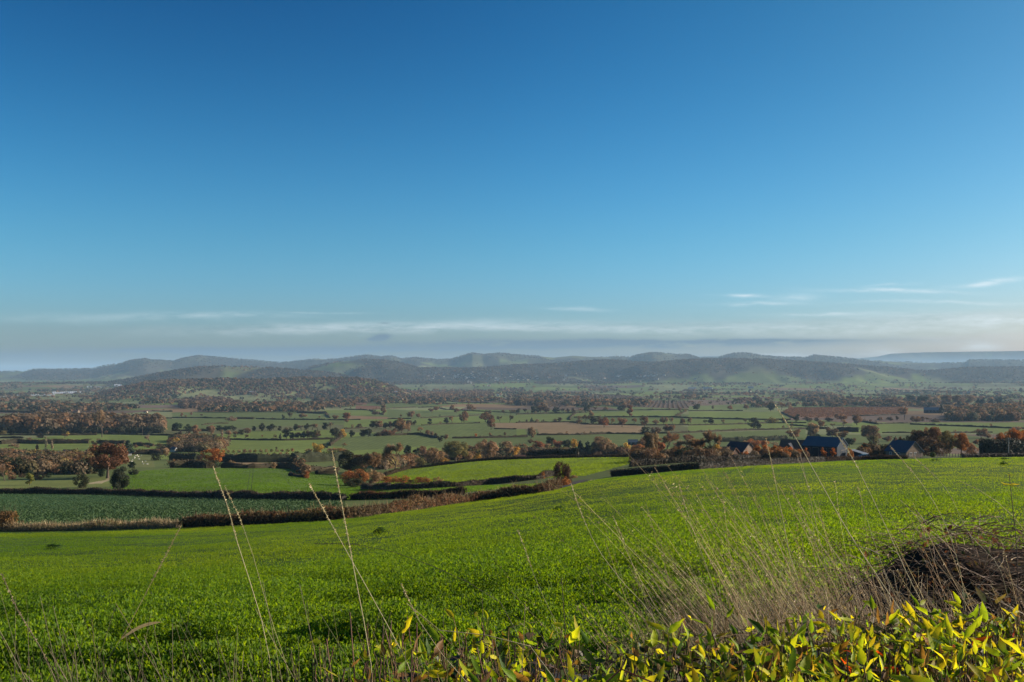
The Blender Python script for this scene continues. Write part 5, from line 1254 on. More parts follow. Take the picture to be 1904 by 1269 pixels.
shed('C', 325, 232, 22, 20, 'tiny white house at the edge of the valley thicket', 'render', 'slate', -.4, .8, name='cottage', cat='house')
shed('C', 540, 248, 100, 26, 'long pale farm shed above the red plantation', 'greysheet', 'greysheet', .2, .4)
shed('C', 1705, 280, 20, 22, 'bright white cottage at the corner of the purple orchard', 'render', 'render', -.5, .9, name='cottage', cat='house')
shed('C', 1600, 172, 40, 16, 'cream barn on the edge of the far town', 'cream', 'cream', .1, .6)
shed('E', 75, 94, 30, 14, 'small white house beyond the far fields', 'render', 'slate', .1, .6, name='cottage', cat='house')
shed('E', 40, 208, 90, 26, 'long grey roofed shed in the far trees', 'cream', 'greysheet', .1, .4)
shed('E', 215, 206, 100, 26, 'long white shed beside the far dark copse', 'render', 'greysheet', -.1, .35, win_n=4)
shed('E', 690, 192, 60, 20, 'pale glasshouse roof beyond the far copse', 'greysheet', 'greysheet', .1, .5)
shed('E', 680, 240, 24, 26, 'small cream house below the far copse', 'cream', 'tile', -.3, .8, name='cottage', cat='house')
shed('G', 1222, 258, 34, 28, 'small orange roofed house before the far dark trees', 'cream', 'tile', -.4, .8, name='cottage', cat='house')
shed('G', 1275, 250, 60, 22, 'blue grey farm roof beside the orange roofed house', 'greysheet', 'slate', .1, .5)
shed('G', 890, 468, 175, 66, 'long blue grey farm shed in front of the parkland trees', 'bluewall', 'greysheet', .05, .4, win_n=5)
shed('G', 1180, 400, 30, 60, 'tall pale house between the parkland oaks', 'cream', 'tile', -.5, .9, name='cottage', cat='house', win_n=1)
for (x, h) in ((1366, 36), (1378, 40), (1395, 34), (1408, 30)):
    p = place_b('C', x, 145); s = p[1] / F / 5.95; hh = h * s; rr = 4.2 * s
    t = thing('silo', 'tall white silo at the near edge of the far town', 'silo', tuple(p), 0, 'white silos by the far town')
    b = MB(); b.tube([(0, 0, -1), (0, 0, hh * .88)], rr, 14); b.build('drum', M['render'], t)
    b = MB(); b.tube([(0, 0, hh * .88), (0, 0, hh)], [rr * 1.05, rr * .15], 14); b.build('cap', M['greysheet'], t)
# polythene tunnels far left
def tunnel(x, y, w, d, rz, label):
    p = place_b('A', x, y); s = p[1] / F / 5.95; W = w * s
    t = thing('polytunnel', label, 'polytunnel', tuple(p), face(p, rz), 'white polythene tunnels on the far left')
    b = MB(); span = 8.0; n = max(3, int(W / span))
    th = np.linspace(0, math.pi, 9); prof = []
    for i in range(n): prof += [(-W / 2 + span * (i + .5) - span / 2 * math.cos(q), 1.2 + 3.2 * math.sin(q)) for q in th[:-1]]
    prof.append((-W / 2 + span * n, 1.2)); prof = np.array(prof); m = len(prof)
    gx = [zfun(p[0], p[1] + q) - p[2] for q in (0, d / 2, d)]
    V = np.concatenate([np.c_[prof[:, 0], np.full(m, q), prof[:, 1] + g] for q, g in zip((0, d / 2, d), gx)])
    i = np.arange(m - 1); f = np.concatenate([np.stack([i + r * m, i + 1 + r * m, i + 1 + (r + 1) * m, i + (r + 1) * m], 1) for r in (0, 1)])
    b.add(V, f); b.build('cover', M['tunnel'], t)
    b = MB(); fr = np.concatenate([np.c_[prof[:, 0], np.zeros(m), prof[:, 1]], np.c_[prof[:, 0], np.zeros(m), np.full(m, -2.)]])
    b.add(fr, np.stack([i, i + m, i + 1 + m, i + 1], 1)); b.build('end_wall', M['tunnel'], t)
tunnel(300, 278, 200, 330, .0, 'wide block of white polytunnels near the frame edge')
tunnel(480, 272, 260, 420, .0, 'largest block of white polytunnels, before the far brown trees')
tunnel(700, 255, 240, 380, .0, 'long white polytunnel block under the wooded hill foot')
tunnel(850, 250, 150, 330, .0, 'pale polytunnel block touching the wooded hill foot')
tunnel(70, 300, 240, 130, .0, 'nearest low strip of polytunnels at the frame edge')
tunnel(1100, 182, 260, 60, .0, 'far thin strip of polytunnels behind the wooded hill foot')
tunnel(1310, 172, 90, 50, .0, 'short far strip of polytunnels next to the wooded hill')
# the far town
rt = np.random.default_rng(8)
town = []
while len(town) < 130:
    g = rt.random()
    if g < .55: u, v = rt.normal(880, 60), rt.normal(702, 6)
    elif g < .85: u, v = rt.normal(1060, 70), rt.normal(703, 5)
    else: u, v = rt.normal(1205, 22), rt.normal(699.5, 1.2)
    if not (740 < u < 1245 and 692 < v < 712): continue
    Yt = rt.uniform(5600, 7400); town.append((u, v, Yt))
def unit_house(wm, rm, var):
    b = MB(); d = (.6, .8, .5)[var]
    v = [(-.5, -d / 2, -.2), (.5, -d / 2, -.2), (.5, d / 2, -.2), (-.5, d / 2, -.2), (-.5, -d / 2, .5), (.5, -d / 2, .5), (.5, d / 2, .5), (-.5, d / 2, .5), (-.5, 0, .85), (.5, 0, .85)]
    b.add(v, [(0, 1, 5, 4), (2, 3, 7, 6)]); b.add(v, [(1, 2, 6, 9, 5), (3, 0, 4, 8, 7)])
    e = MB(); v = [(-.55, -d / 2 - .06, .46), (.55, -d / 2 - .06, .46), (.55, 0, .88), (-.55, 0, .88), (.55, d / 2 + .06, .46), (-.55, d / 2 + .06, .46)]
    e.add(v, [(0, 1, 2, 3), (3, 2, 4, 5)])
    a = b.mesh('wall'); a.materials.append(M[wm]); c = e.mesh('roof'); c.materials.append(M[rm]); return a, c
UH = [unit_house(*q) for q in (('render', 'slate', 0), ('cream', 'tile', 1), ('render', 'greysheet', 2), ('cream', 'slate', 0))]
for u, v, Yt in town:
    p = locate(u, v, 4600, 9000); s = rt.uniform(9, 16)
    t = thing('town_house', 'small pale house in the far town below the hills', 'house', tuple(p), rt.uniform(-.6, .6) + face(p), 'houses of the far town')
    a, c = UH[int(rt.integers(0, 4))]; t.scale = (s, s, s * .75)
    for nm, q in (('wall', a), ('roof', c)):
        o = bpy.data.objects.new(nm, q); C.objects.link(o); o.parent = t
# hill top tower
p = at(1146, 11000); t = thing('monument', 'slim stone monument on the skyline of the far hills', 'monument', tuple(p)); b = MB()
b.tube([(0, 0, -3), (0, 0, 4), (0, 0, 4.1), (0, 0, 26)], [4, 4, 2.6, 1.4], 8); b.build('shaft', M['stone'], t)
b = MB(); b.tube([(0, 0, 26), (0, 0, 31)], [1.6, .2], 8); b.build('tip', M['stone'], t)
# sheep on the pasture
def make_sheep():
    ob = MB()
    rings = [(-.55, .02, .66), (-.5, .16, .66), (-.3, .27, .64), (0, .30, .62), (.3, .26, .64), (.48, .17, .72), (.6, .12, .84), (.72, .11, .88), (.84, .08, .82), (.95, .045, .74), (.98, .01, .73)]
    ob.tube([(x, 0, z) for x, r, z in rings], [r for x, r, z in rings], 10)
    for x in (-.36, .34):
        for y in (-.14, .14): ob.tube([(x, y, .55), (x + .02, y, .28), (x, y, -.02)], [.08, .045, .04], 6)
    for y in (-1, 1): ob.tube([(.76, y * .08, .93), (.72, y * .2, .9)], [.035, .015], 5)
    return ob.mesh('sheep', True)
SM = make_sheep(); SM.materials.append(M['wool'])
for i, (x, y) in enumerate([(1500, 945), (1488, 960), (1530, 955), (1490, 972), (1560, 945), (1380, 972), (1400, 985), (1465, 990), (1455, 1012), (1575, 1015), (1585, 1035), (1610, 1010), (1540, 985), (1630, 1040), (1430, 1000), (1520, 940)]):
    p = place_b('A', x, y); o = bpy.data.objects.new('sheep', SM); C.objects.link(o); o.location = tuple(p); o.rotation_euler = (0, 0, R.uniform(0, 6.28)); o.scale = (.85,) * 3
    tag(o, 'white sheep grazing on the pasture behind the big reddish oak', 'sheep', 'sheep on the pasture')
# ------------------------------------------------------------------ the bright crop in front
def s_slope(px):
    ye, pe = EDGE_Y(px), EDGE_P(px); return ((pe - HY) * ye / F - 1.7) / ye
def crop_tufts(name, n, seed, leaf, hmax, pal, near):
    rng = np.random.default_rng(seed)
    px = rng.uniform(-520, 2300, n); lo = EDGE_P(np.clip(px, -499, 2399)) + (1.5 if not near else 22)
    if near: py = lo + (1330 - lo) * rng.random(n) ** .9
    else: py = lo + (1230 - lo) * rng.random(n) ** 2.0
    if near: k = rng.random(n) < smooth(0, 110, py - lo) + .02; px, py = px[k], py[k]; n = len(px)
    Y = 1.7 / np.maximum((py - HY) / F - s_slope(px), 1e-4); Y = np.minimum(Y, EDGE_Y(px) + .5)
    Y *= rng.uniform(.97, 1.03, n); X = (px - CX) / F * Y
    k = (Y > 4.5); X, Y = X[k], Y[k]; n = len(X)
    dens = fbm(X / 1.3, Y / 1.3, 21, 3) * .65 + fbm(X / 6, Y / 6, 22, 3) * .55
    k = rng.random(n) < smooth(.40, .62, dens) * .86 + .14; X, Y, dens = X[k], Y[k], dens[k]; n = len(X)
    if not near:
        for (a, c) in (((46., 118.), (98., 268.)), ((48.6, 118.), (101., 268.)), ((20., 96.), (62., 262.)), ((22., 96.), (64.6, 262.))):
            dl = np.abs((X - a[0]) - (c[0] - a[0]) * (Y - a[1]) / (c[1] - a[1])); k = (dl > .5) | (rng.random(len(X)) < .3) | (Y < a[1]); X, Y, dens = X[k], Y[k], dens[k]
        n = len(X)
    Z = zfun(X, Y)
    lush = smooth(.40, .78, dens)
    H = hmax * (.12 + 1.25 * lush)
    size = np.maximum(leaf, Y * .00058) * (np.interp(Y, [8, 22], [1.3, 1.0]) if near else 1.0) * rng.uniform(.6, 1.35, n)
    th = rng.uniform(0, 6.283, n); tilt = rng.uniform(.15, 1.35, n)
    d = np.stack([np.cos(th) * np.sin(tilt), np.sin(th) * np.sin(tilt), np.cos(tilt)], 1)
    a = np.cross(d, rdir(n, rng)); a /= np.linalg.norm(a, axis=1)[:, None]
    p0 = np.stack([X, Y, Z + H * rng.random(n) ** .7 * .85], 1)
    L = size * 1.15; w = size * rng.uniform(.22, .42, n)
    nrm = np.cross(a, d)
    m = p0 + d * (L * .5)[:, None] + nrm * (L * .10)[:, None]
    V = np.stack([p0, m + a * w[:, None], p0 + d * L[:, None], m - a * w[:, None]], 1)
    pal = np.array(pal); c = pal[rng.integers(0, len(pal), n)] * rng.uniform(.8, 1.2, (n, 1))
    # thinner, yellower and lusher, bluer stretches of the same crop
    band = fbm(X / 16 + 3, Y / 34, 77, 4)[:, None]; band2 = fbm(X / 4, Y / 7, 78, 3)[:, None]
    c = c * (.66 + .68 * band) * (.8 + .4 * band2) * (1 + (band - .5) * np.array([.7, .1, .2]))
    o = obj(name, mesh(name, V.reshape(-1, 3), np.arange(n)[:, None] * 4 + np.arange(4), np.repeat(c, 4, 0)), M['crop']); o['kind'] = 'stuff'
    return n
CROP = [(.105, .190, .012), (.125, .215, .013), (.075, .145, .012), (.155, .235, .018), (.045, .095, .014)]
crop_tufts('green_crop', 660000, 1, .032, .36, CROP, True)
crop_tufts('green_crop', 1250000, 2, .04, .17, [(.125, .205, .009), (.145, .225, .010), (.105, .18, .010), (.165, .24, .014)], False)
# the dark blue green crop beyond the ragged hedge
rng = np.random.default_rng(31); n = 200000
px = rng.uniform(-420, 660, n); Y = 1 / rng.uniform(1 / 275., 1 / 116., n); Y = np.minimum(Y, 280); X = (px - CX) / F * Y; Z = zfun(X, Y); py = HY - F * Z / Y
k = inpoly(px, py, [(-430, 992), (-430, 917), (0, 919), (240, 922), (480, 930), (640, 934), (640, 945), (500, 985), (0, 992)]) & (Y > EDGE_Y(px) + 3); X, Y, Z = X[k], Y[k], Z[k]; n = len(X)
k = rng.random(n) < .25 + .75 * smooth(.35, .6, fbm(X / 1.6, Y / 1.6, 5, 3)); X, Y, Z = X[k], Y[k], Z[k]; n = len(X)
b = MB(); b.cards(np.stack([X, Y, Z + rng.uniform(.05, .4, n)], 1), rdir(n, rng) + np.array([0, 0, .5]), rng.uniform(.07, .15, n), np.array([.046, .084, .026]) * rng.uniform(.8, 1.2, (n, 1)), .6, rng)
o = b.build('dark_crop', M['green']); o['kind'] = 'stuff'
# short grass of the two nearer meadows
rng = np.random.default_rng(33); n = 420000
px = rng.uniform(180, 1190, n); Y = 1 / rng.uniform(1 / 440., 1 / 185., n); X = (px - CX) / F * Y; Z = zfun(X, Y); py = HY - F * Z / Y
hillp = [(700, 900), (690, 890), (790, 866), (900, 855), (1000, 851), (1175, 849), (1175, 862), (1090, 885), (1000, 890), (860, 905)]
midp = [(205, 908), (225, 885), (265, 876), (330, 871), (540, 871), (640, 885), (690, 905), (860, 905), (1010, 900), (1010, 920), (640, 931), (480, 924), (240, 918)]
mh = inpoly(px, py, hillp); mm = inpoly(px, py, midp) & ~mh
tr = np.zeros(n, bool)
for (a, c) in (((458, 925), (466, 872)), ((466, 925), (471, 872)), ((556, 925), (528, 888)), ((562, 925), (533, 888))):
    tr |= np.abs(px - (a[0] + (c[0] - a[0]) * (py - a[1]) / (c[1] - a[1]))) < .8
k = (mh | (mm & ~tr)) & (rng.random(n) < .35 + .65 * smooth(.38, .58, fbm(X / 5, Y / 9, 6, 3))); X, Y, Z, mh = X[k], Y[k], Z[k], mh[k]; n = len(X)
th = rng.uniform(0, 6.283, n); a = np.stack([np.cos(th), np.sin(th), np.zeros(n)], 1); L = rng.uniform(.10, .24, n); w = L * .5
p0 = np.stack([X, Y, Z - .01], 1); tip = p0 + np.stack([rng.normal(0, .4, n) * L, rng.normal(0, .4, n) * L, L], 1); m = (p0 + tip) / 2
c = np.where(mh[:, None], np.array([[.135, .20, .018]]), np.array([[.085, .16, .018]])) * rng.uniform(.75, 1.25, (n, 1)) * (.75 + .5 * fbm(X / 14, Y / 25, 9, 3))[:, None]
o = obj('meadow_grass', mesh('meadow_grass', np.stack([p0, m + a * w[:, None], tip, m - a * w[:, None]], 1).reshape(-1, 3), np.arange(n)[:, None] * 4 + np.arange(4), np.repeat(c, 4, 0)), M['crop']); o['kind'] = 'stuff'
# some taller dark weeds standing in the bright field
def weed(px, Y, r, h, label):
    p = at(px, Y); b = MB(); k = 260; d = rdir(k, R); d[:, 2] = np.abs(d[:, 2])
    b.cards(d * np.array([r, r, h]) * R.uniform(.4, 1, (k, 1)), d + .6 * rdir(k, R), R.uniform(.04, .10, k) * (Y / 40) ** .4, np.array([.035, .075, .018]) * R.uniform(.6, 1.5, (k, 1)), .5)
    o = b.build('weed_clump', M['crop'], None, False, tuple(p)); tag(o, label, 'weed')
weed(708, 48, .45, .35, 'dark green weed clump alone near the middle of the bright field')
weed(1740, 190, 1.4, .5, 'dark weed patch in the bright field below the stone barn')
weed(1868, 195, .9, .5, 'upper of two dark weed clumps near the pole')
weed(1866, 120, .7, .45, 'lower of two dark weed clumps near the pole')
weed(1040, 50, .35, .25, 'small dark weed clump left of the long straight stalk')
weed(100, 52, .5, .3, 'dark weed clump in the bright field near the pale tall grass')

# ------------------------------------------------------------------ dry grass on the hedge bank
def blade_tubes(b, P0, P1, bend, r0, r1, col, seg=4, k=3):
    for i in range(len(P0)):
        t = np.linspace(0, 1, seg + 1)[:, None]; q = P0[i] + (P1[i] - P0[i]) * t + bend[i] * (t * t - t)
        b.tube(q, np.linspace(r0[i], r1[i], seg + 1), k, col[i])
rng = np.random.default_rng(41); b = MB()
STRAW = np.array([(.46, .34, .17), (.34, .23, .11), (.55, .43, .21), (.24, .155, .08), (.42, .34, .14), (.30, .19, .11)])
def grass_mass(n, xa, xs, ha, hb, lean, sl, r):
    px = np.where(rng.random(n) < .6, rng.normal(xa, xs, n), rng.uniform(820, 1980, n)); Y = rng.uniform(2.9, 5.2, n); X = (px - CX) / F * Y
    k = (X > -.5) & (px < 1990); X, Y, px = X[k], Y[k], px[k]; n = len(X)
    P0 = np.stack([X, Y, zfun(X, Y) - .02], 1)
    hh = (ha + (hb - ha) * rng.random(n) ** 1.7) * np.interp(px, [820, 1150, 1400, 1650, 1800, 1980], [.55, .75, 1.0, 1.0, .8, .7])
    le = rng.normal(lean, sl, n); P1 = P0 + np.stack([le * hh, rng.normal(0, .2, n) * hh, hh], 1)
    bend = rng.normal(0, .16, (n, 3)) * hh[:, None]; bend[:, 0] += .22 * le * hh
    col = STRAW[rng.integers(0, 6, n)] * rng.uniform(.6, 1.15, (n, 1))
    blade_tubes(b, P0, P1, bend, r * rng.uniform(.6, 1.2, n), r * rng.uniform(.25, .5, n), col, 5)
    return P0, P1, bend, hh, col
grass_mass(3300, 1480, 170, .10, .44, -.35, .45, .0012)
P0, P1, bend, hh, col = grass_mass(620, 1530, 140, .38, .84, -.50, .22, .0012)
# loose feathery heads on the taller ones
hd = rng.integers(0, len(P0), 5200); t = 1 - .30 * rng.random(5200) ** 1.2
q = P0[hd] + (P1[hd] - P0[hd]) * t[:, None] + bend[hd] * (t * t - t)[:, None]
dr = (P1[hd] - P0[hd]); dr /= np.linalg.norm(dr, axis=1)[:, None]; q = q + rdir(5200, rng) * .006
nn = np.cross(dr + .35 * rdir(5200, rng), rdir(5200, rng))
b.cards(q, nn, rng.uniform(.003, .0075, 5200), col[hd] * rng.uniform(.8, 1.3, (5200, 1)), .2, rng, up=np.cross(dr, nn))
# thin side leaves and tangles low down
n2 = 4200; px = np.where(rng.random(n2) < .55, rng.normal(1480, 170, n2), rng.uniform(560, 1800, n2)); Y = rng.uniform(2.3, 5.0, n2); X = (px - CX) / F * Y
P0 = np.stack([X, Y, zfun(X, Y) + rng.uniform(0, .12, n2)], 1); th = rng.uniform(0, 6.28, n2); L = rng.uniform(.10, .38, n2)
P1 = P0 + np.stack([np.cos(th) * L * .7, np.sin(th) * L * .5, L * rng.uniform(.1, .9, n2)], 1)
col = np.array([(.36, .28, .17), (.20, .15, .10), (.12, .085, .06), (.44, .37, .24)])[rng.integers(0, 4, n2)] * rng.uniform(.6, 1.2, (n2, 1))
blade_tubes(b, P0, P1, rng.normal(0, .10, (n2, 3)), rng.uniform(.0007, .0016, n2), rng.uniform(.0004, .0007, n2), col)
o = b.build('dry_grass', M['straw'], None, True); o['kind'] = 'stuff'
# verge grass rising from below the frame on the left
b = MB(); n = 700; px = rng.uniform(-80, 900, n); Y = rng.uniform(1.9, 3.4, n); pb = rng.uniform(1290, 1420, n)
P0 = np.array([P3(a, c, y) for a, c, y in zip(px, pb, Y)]); g = zfun(P0[:, 0], P0[:, 1]); P0[:, 2] = np.maximum(np.minimum(P0[:, 2], g + .5), g)
L = np.clip(rng.gamma(3, .09, n), .05, .6); tgt = (HY - rng.uniform(1120, 1270, n)) / F * Y - P0[:, 2]; L = np.clip(tgt * rng.uniform(.55, 1.06, n), .1, 1.3)
P1 = P0 + np.stack([rng.normal(-.22, .3, n) * L, rng.normal(0, .1, n), L], 1)
col = np.array([(.40, .32, .19), (.28, .21, .13), (.22, .24, .07), (.14, .10, .07)])[rng.integers(0, 4, n)] * rng.uniform(.6, 1.2, (n, 1))
blade_tubes(b, P0, P1, rng.normal(0, .07, (n, 3)), rng.uniform(.0007, .0016, n), rng.uniform(.0004, .0008, n), col)
o = b.build('verge_grass', M['straw'], None, True); o['kind'] = 'stuff'

def stalk(label, pts, Y, r=.0016, col=(.55, .47, .25), head=0.0, leaf=None, headcol=None, drop=True, cat='grass stalk', name='grass_stalk', mat='straw'):
    """one tall dry stalk along photo points at about the distance Y (base first)"""
    Ys = [Y] * len(pts) if not hasattr(Y, '__len__') else Y
    P = [P3(a, c, y) for (a, c), y in zip(pts, Ys)]
    if drop:
        g = float(zfun(P[0][0], P[0][1])); d = P[0] - P[1]; d /= np.linalg.norm(d)
        if P[0][2] > g: P.insert(0, np.array([P[0][0] + d[0] * .3 * min(1, P[0][2] - g), P[0][1], g - .01]))
    P = np.array(P); base = P[0].copy()
    d = np.r_[0, np.cumsum(np.linalg.norm(np.diff(P, axis=0), axis=1))]; t = np.linspace(0, d[-1], 18)
    Q = np.stack([pchip(d, P[:, k], t) for k in range(3)], 1) - base
    th = thing(name, label, cat, tuple(base))
    b = MB(); b.tube(Q, np.linspace(r * .98, r * .45, len(Q)), 6, np.array(col) * .8); b.build('stem', M[mat], th, True)
    if head:
        b = MB(); n = int(head * 480) + 10; rg = np.random.default_rng(int(pts[0][0]) + 7)
        s = t[-1] - head * rg.random(n) ** 1.1; q = np.stack([np.interp(s, t, Q[:, k]) for k in range(3)], 1)
        dr = np.stack([np.interp(np.minimum(s + .02, t[-1]), t, Q[:, k]) for k in range(3)], 1) - q; dr /= np.linalg.norm(dr, axis=1)[:, None] + 1e-6
        q += rdir(n, rg) * .0022
        nn = np.cross(dr, rdir(n, rg))
        b.cards(q, nn, rg.uniform(.0022, .0048, n), np.array(headcol or (.46, .37, .19)) * rg.uniform(.7, 1.25, (n, 1)), .25, rg, up=np.cross(nn, dr) * -1)
        b.build('seed_head', M[mat], th)
    if leaf:
        for (a, c, a2, c2) in leaf:
            p0, p1 = P3(a, c, Ys[0]) - base, P3(a2, c2, Ys[0] - .05) - base
            n = 8; tt = np.linspace(0, 1, n)[:, None]; q = p0 + (p1 - p0) * tt; q[:, 2] += .01 * np.sin(tt[:, 0] * math.pi)
            w = .004 * np.sin(np.clip(tt[:, 0] * .95 + .05, 0, 1) * math.pi) ** .6 + .0004
            b = MB(); V = np.concatenate([q + np.array([0, 0, 1]) * w[:, None], q - np.array([0, 0, 1]) * w[:, None]]); i = np.arange(n - 1)
            b.add(V, np.stack([i, i + 1, i + 1 + n, i + n], 1), np.array(col) * 1.1); b.build('leaf_blade', M[mat], th)
    return th
PALE, TANC, BRN = (.62, .54, .30), (.46, .38, .22), (.22, .16, .10)
stalk('straw stalk leaning right with one broken blade, alone at the left', [(176, 1275), (226, 1188), (300, 1048), (338, 976)], 2.5, .0017, (.50, .38, .18), .16, [(226, 1188, 300, 1157)])
stalk('brown fluffy stalk leaning left at the left frame edge', [(112, 1290), (70, 1195), (30, 1130), (2, 1066)], 2.2, .0016, BRN, .22, None, (.22, .17, .09))
stalk('thick pale stalk bending over the mid green field', [(500, 1215), (470, 1100), (436, 992), (412, 905), (396, 868)], 2.6, .0018, PALE, .20)
stalk('tan stalk close right of the thick pale one', [(540, 1270), (500, 1140), (463, 1010), (436, 940), (418, 905)], 2.7, .0014, (.42, .38, .17), .14)
stalk('thick upright pale stalk reaching above the dark hedge', [(690, 1240), (672, 1132), (656, 1050), (645, 990), (631, 915), (617, 838)], 2.4, .0021, PALE, .26)
stalk('long pale stalk crossing behind the thick upright one', [(780, 1290), (739, 1197), (703, 1132), (661, 1054), (640, 1018), (597, 940), (575, 900)], 2.5, .0017, PALE, .14)
stalk('dark thin stalk arching flat across the bright field', [(930, 1120), (860, 1078), (770, 1040), (690, 1016), (610, 1009), (585, 1011)], 2.6, .0013, (.09, .07, .05), .12, None, (.10, .08, .05), cat='bramble shoot', name='bramble_shoot')
stalk('tan stalk among the leaves left of centre', [(880, 1290), (800, 1190), (762, 1122), (745, 1085)], 2.1, .0014, TANC, .08)
stalk('bright dead stem leaning just right of centre', [(1010, 1225), (960, 1190), (800, 1168), (756, 1122)], 2.0, .0016, TANC)
stalk('long straight pale stalk in the middle of the bright field', [(1215, 1150), (1160, 1085), (1110, 1018), (1077, 945), (1062, 900)], 3.2, .0016, PALE, .14)
stalk('short pale stalk left of the long straight one', [(1030, 1150), (1000, 1090), (976, 1020), (962, 985)], 3.0, .0011, (.48, .43, .22), .12)
stalk('pale stalk right of the long straight one', [(1260, 1180), (1200, 1110), (1165, 1020), (1140, 960)], 3.4, .0011, TANC, .12)
stalk('stalk whose tip crosses the trimmed hedge', [(1345, 1150), (1316, 1060), (1280, 960), (1262, 900)], 3.4, .0012, PALE, .12)
stalk('tall pale stalk whose tip stands before the brick cottage', [(1500, 1130), (1470, 1040), (1457, 973), (1442, 898), (1424, 815)], 3.2, .0017, PALE, .14)
stalk('tallest stalk, its faint tip above the blue barn', [(1690, 1170), (1640, 1085), (1580, 994), (1535, 914), (1505, 860), (1469, 797), (1440, 752)], 3.1, .0019, PALE, .12)
stalk('second tall stalk crossing the blue barn gable', [(1730, 1160), (1690, 1075), (1640, 964), (1616, 914), (1586, 854), (1556, 809)], 3.1, .0017, PALE, .12)
stalk('thin brown stalk crossing the stone barn', [(1790, 1090), (1759, 979), (1729, 922), (1702, 884), (1673, 851), (1655, 830)], 3.3, .0014, (.50, .45, .24), .12)
stalk('stalk to the right of the stone barn stalk', [(1860, 1060), (1800, 990), (1760, 910), (1700, 850)], 3.6, .0011, (.40, .36, .2), .10)
stalk('short curved stalk below the farm hedge', [(1600, 1140), (1560, 1040), (1500, 960), (1470, 905)], 3.5, .0013, TANC, .12)
stalk('pale stalk halfway between the two barns', [(1670, 1130), (1640, 1050), (1610, 960), (1595, 905)], 3.6, .0012, PALE, .12)
stalk('bent dark stem angled over the dry grass', [(1560, 1115), (1640, 1060), (1727, 1001), (1740, 1012), (1765, 1040)], 3.4, .0017, (.07, .05, .04), cat='bramble shoot', name='bramble_shoot')
stalk('long dark stem lying low through the dry grass', [(1640, 1105), (1540, 1070), (1430, 1035), (1330, 1010)], 3.7, .0012, (.10, .07, .055), cat='bramble shoot', name='bramble_shoot')
stalk('thick reddish arching stem at the lower frame edge', [(1095, 1290), (1118, 1251), (1165, 1244), (1205, 1250), (1238, 1280)], 1.62, .0030, (.30, .13, .10), mat='bigleaf', cat='bramble shoot', name='bramble_shoot')
stalk('dark upright stem in front of the leaf hedge', [(1056, 1290), (1052, 1200), (1047, 1110), (1044, 1075)], 1.9, .0017, (.10, .06, .055), cat='bramble shoot', name='bramble_shoot')
stalk('dark upright stem among the yellow leaves', [(905, 1290), (900, 1190), (896, 1110)], 2.0, .0013, (.12, .08, .06), cat='bramble shoot', name='bramble_shoot')

# ------------------------------------------------------------------ broad leaves
def leaf_shape(L, W, fold, curl, twist, rng, seg=7):
    t = np.linspace(0, 1, seg); w = W * np.sin(np.clip(t, 0, 1) ** .75 * math.pi) ** .85 * (1 - .25 * t); w[0] = w[-1] = .0006
    x = t * L; z = curl * L * (t * t) + .02 * L * np.sin(t * 9 + rng.uniform(0, 6)); z = z - curl * L * t * .3
    ed = w * (1 + .10 * np.sin(t * 17 + rng.uniform(0, 6)))
    mid = np.stack([x, np.zeros(seg), z], 1)
    lft = np.stack([x, ed, z + fold * ed + twist * ed * t], 1); rgt = np.stack([x, -ed, z + fold * ed - twist * ed * t], 1)
    i = np.arange(seg - 1)
    f = np.concatenate([np.stack([i, i + 1, seg + i + 1, seg + i], 1), np.stack([i + 1, i, 2 * seg + i, 2 * seg + i + 1], 1)])
    return np.concatenate([mid, lft, rgt]), f, seg
def add_leaves(b, P, D, Nn, L, cols, rng, wr=.175):
    for i in range(len(P)):
        v, f, s = leaf_shape(L[i], L[i] * wr * rng.uniform(.75, 1.25), rng.uniform(.05, .75), rng.uniform(-.35, .45), rng.uniform(-.5, .5), rng)
        d = D[i] / np.linalg.norm(D[i]); u = Nn[i] - d * Nn[i].dot(d); u /= np.linalg.norm(u) + 1e-9; w = np.cross(u, d)
        q = P[i] + v[:, :1] * d + v[:, 1:2] * w + v[:, 2:3] * u
        c = np.tile(cols[i], (len(v), 1)); c[:s] *= np.array([1.18, 1.12, 1.05]); tip = np.tile(np.linspace(0, 1, s), 3)[:, None]
        c = c * rng.uniform(.82, 1.16, (len(c), 1))
        if rng.random() < .35: c = c * (1 - tip * .55) + np.array([.22, .10, .02]) * tip * .55
        b.add(q, f, c)
YG = np.array([(.40, .46, .025), (.47, .44, .03), (.30, .40, .025), (.15, .25, .02), (.06, .12, .018), (.48, .38, .05), (.19, .29, .025)])
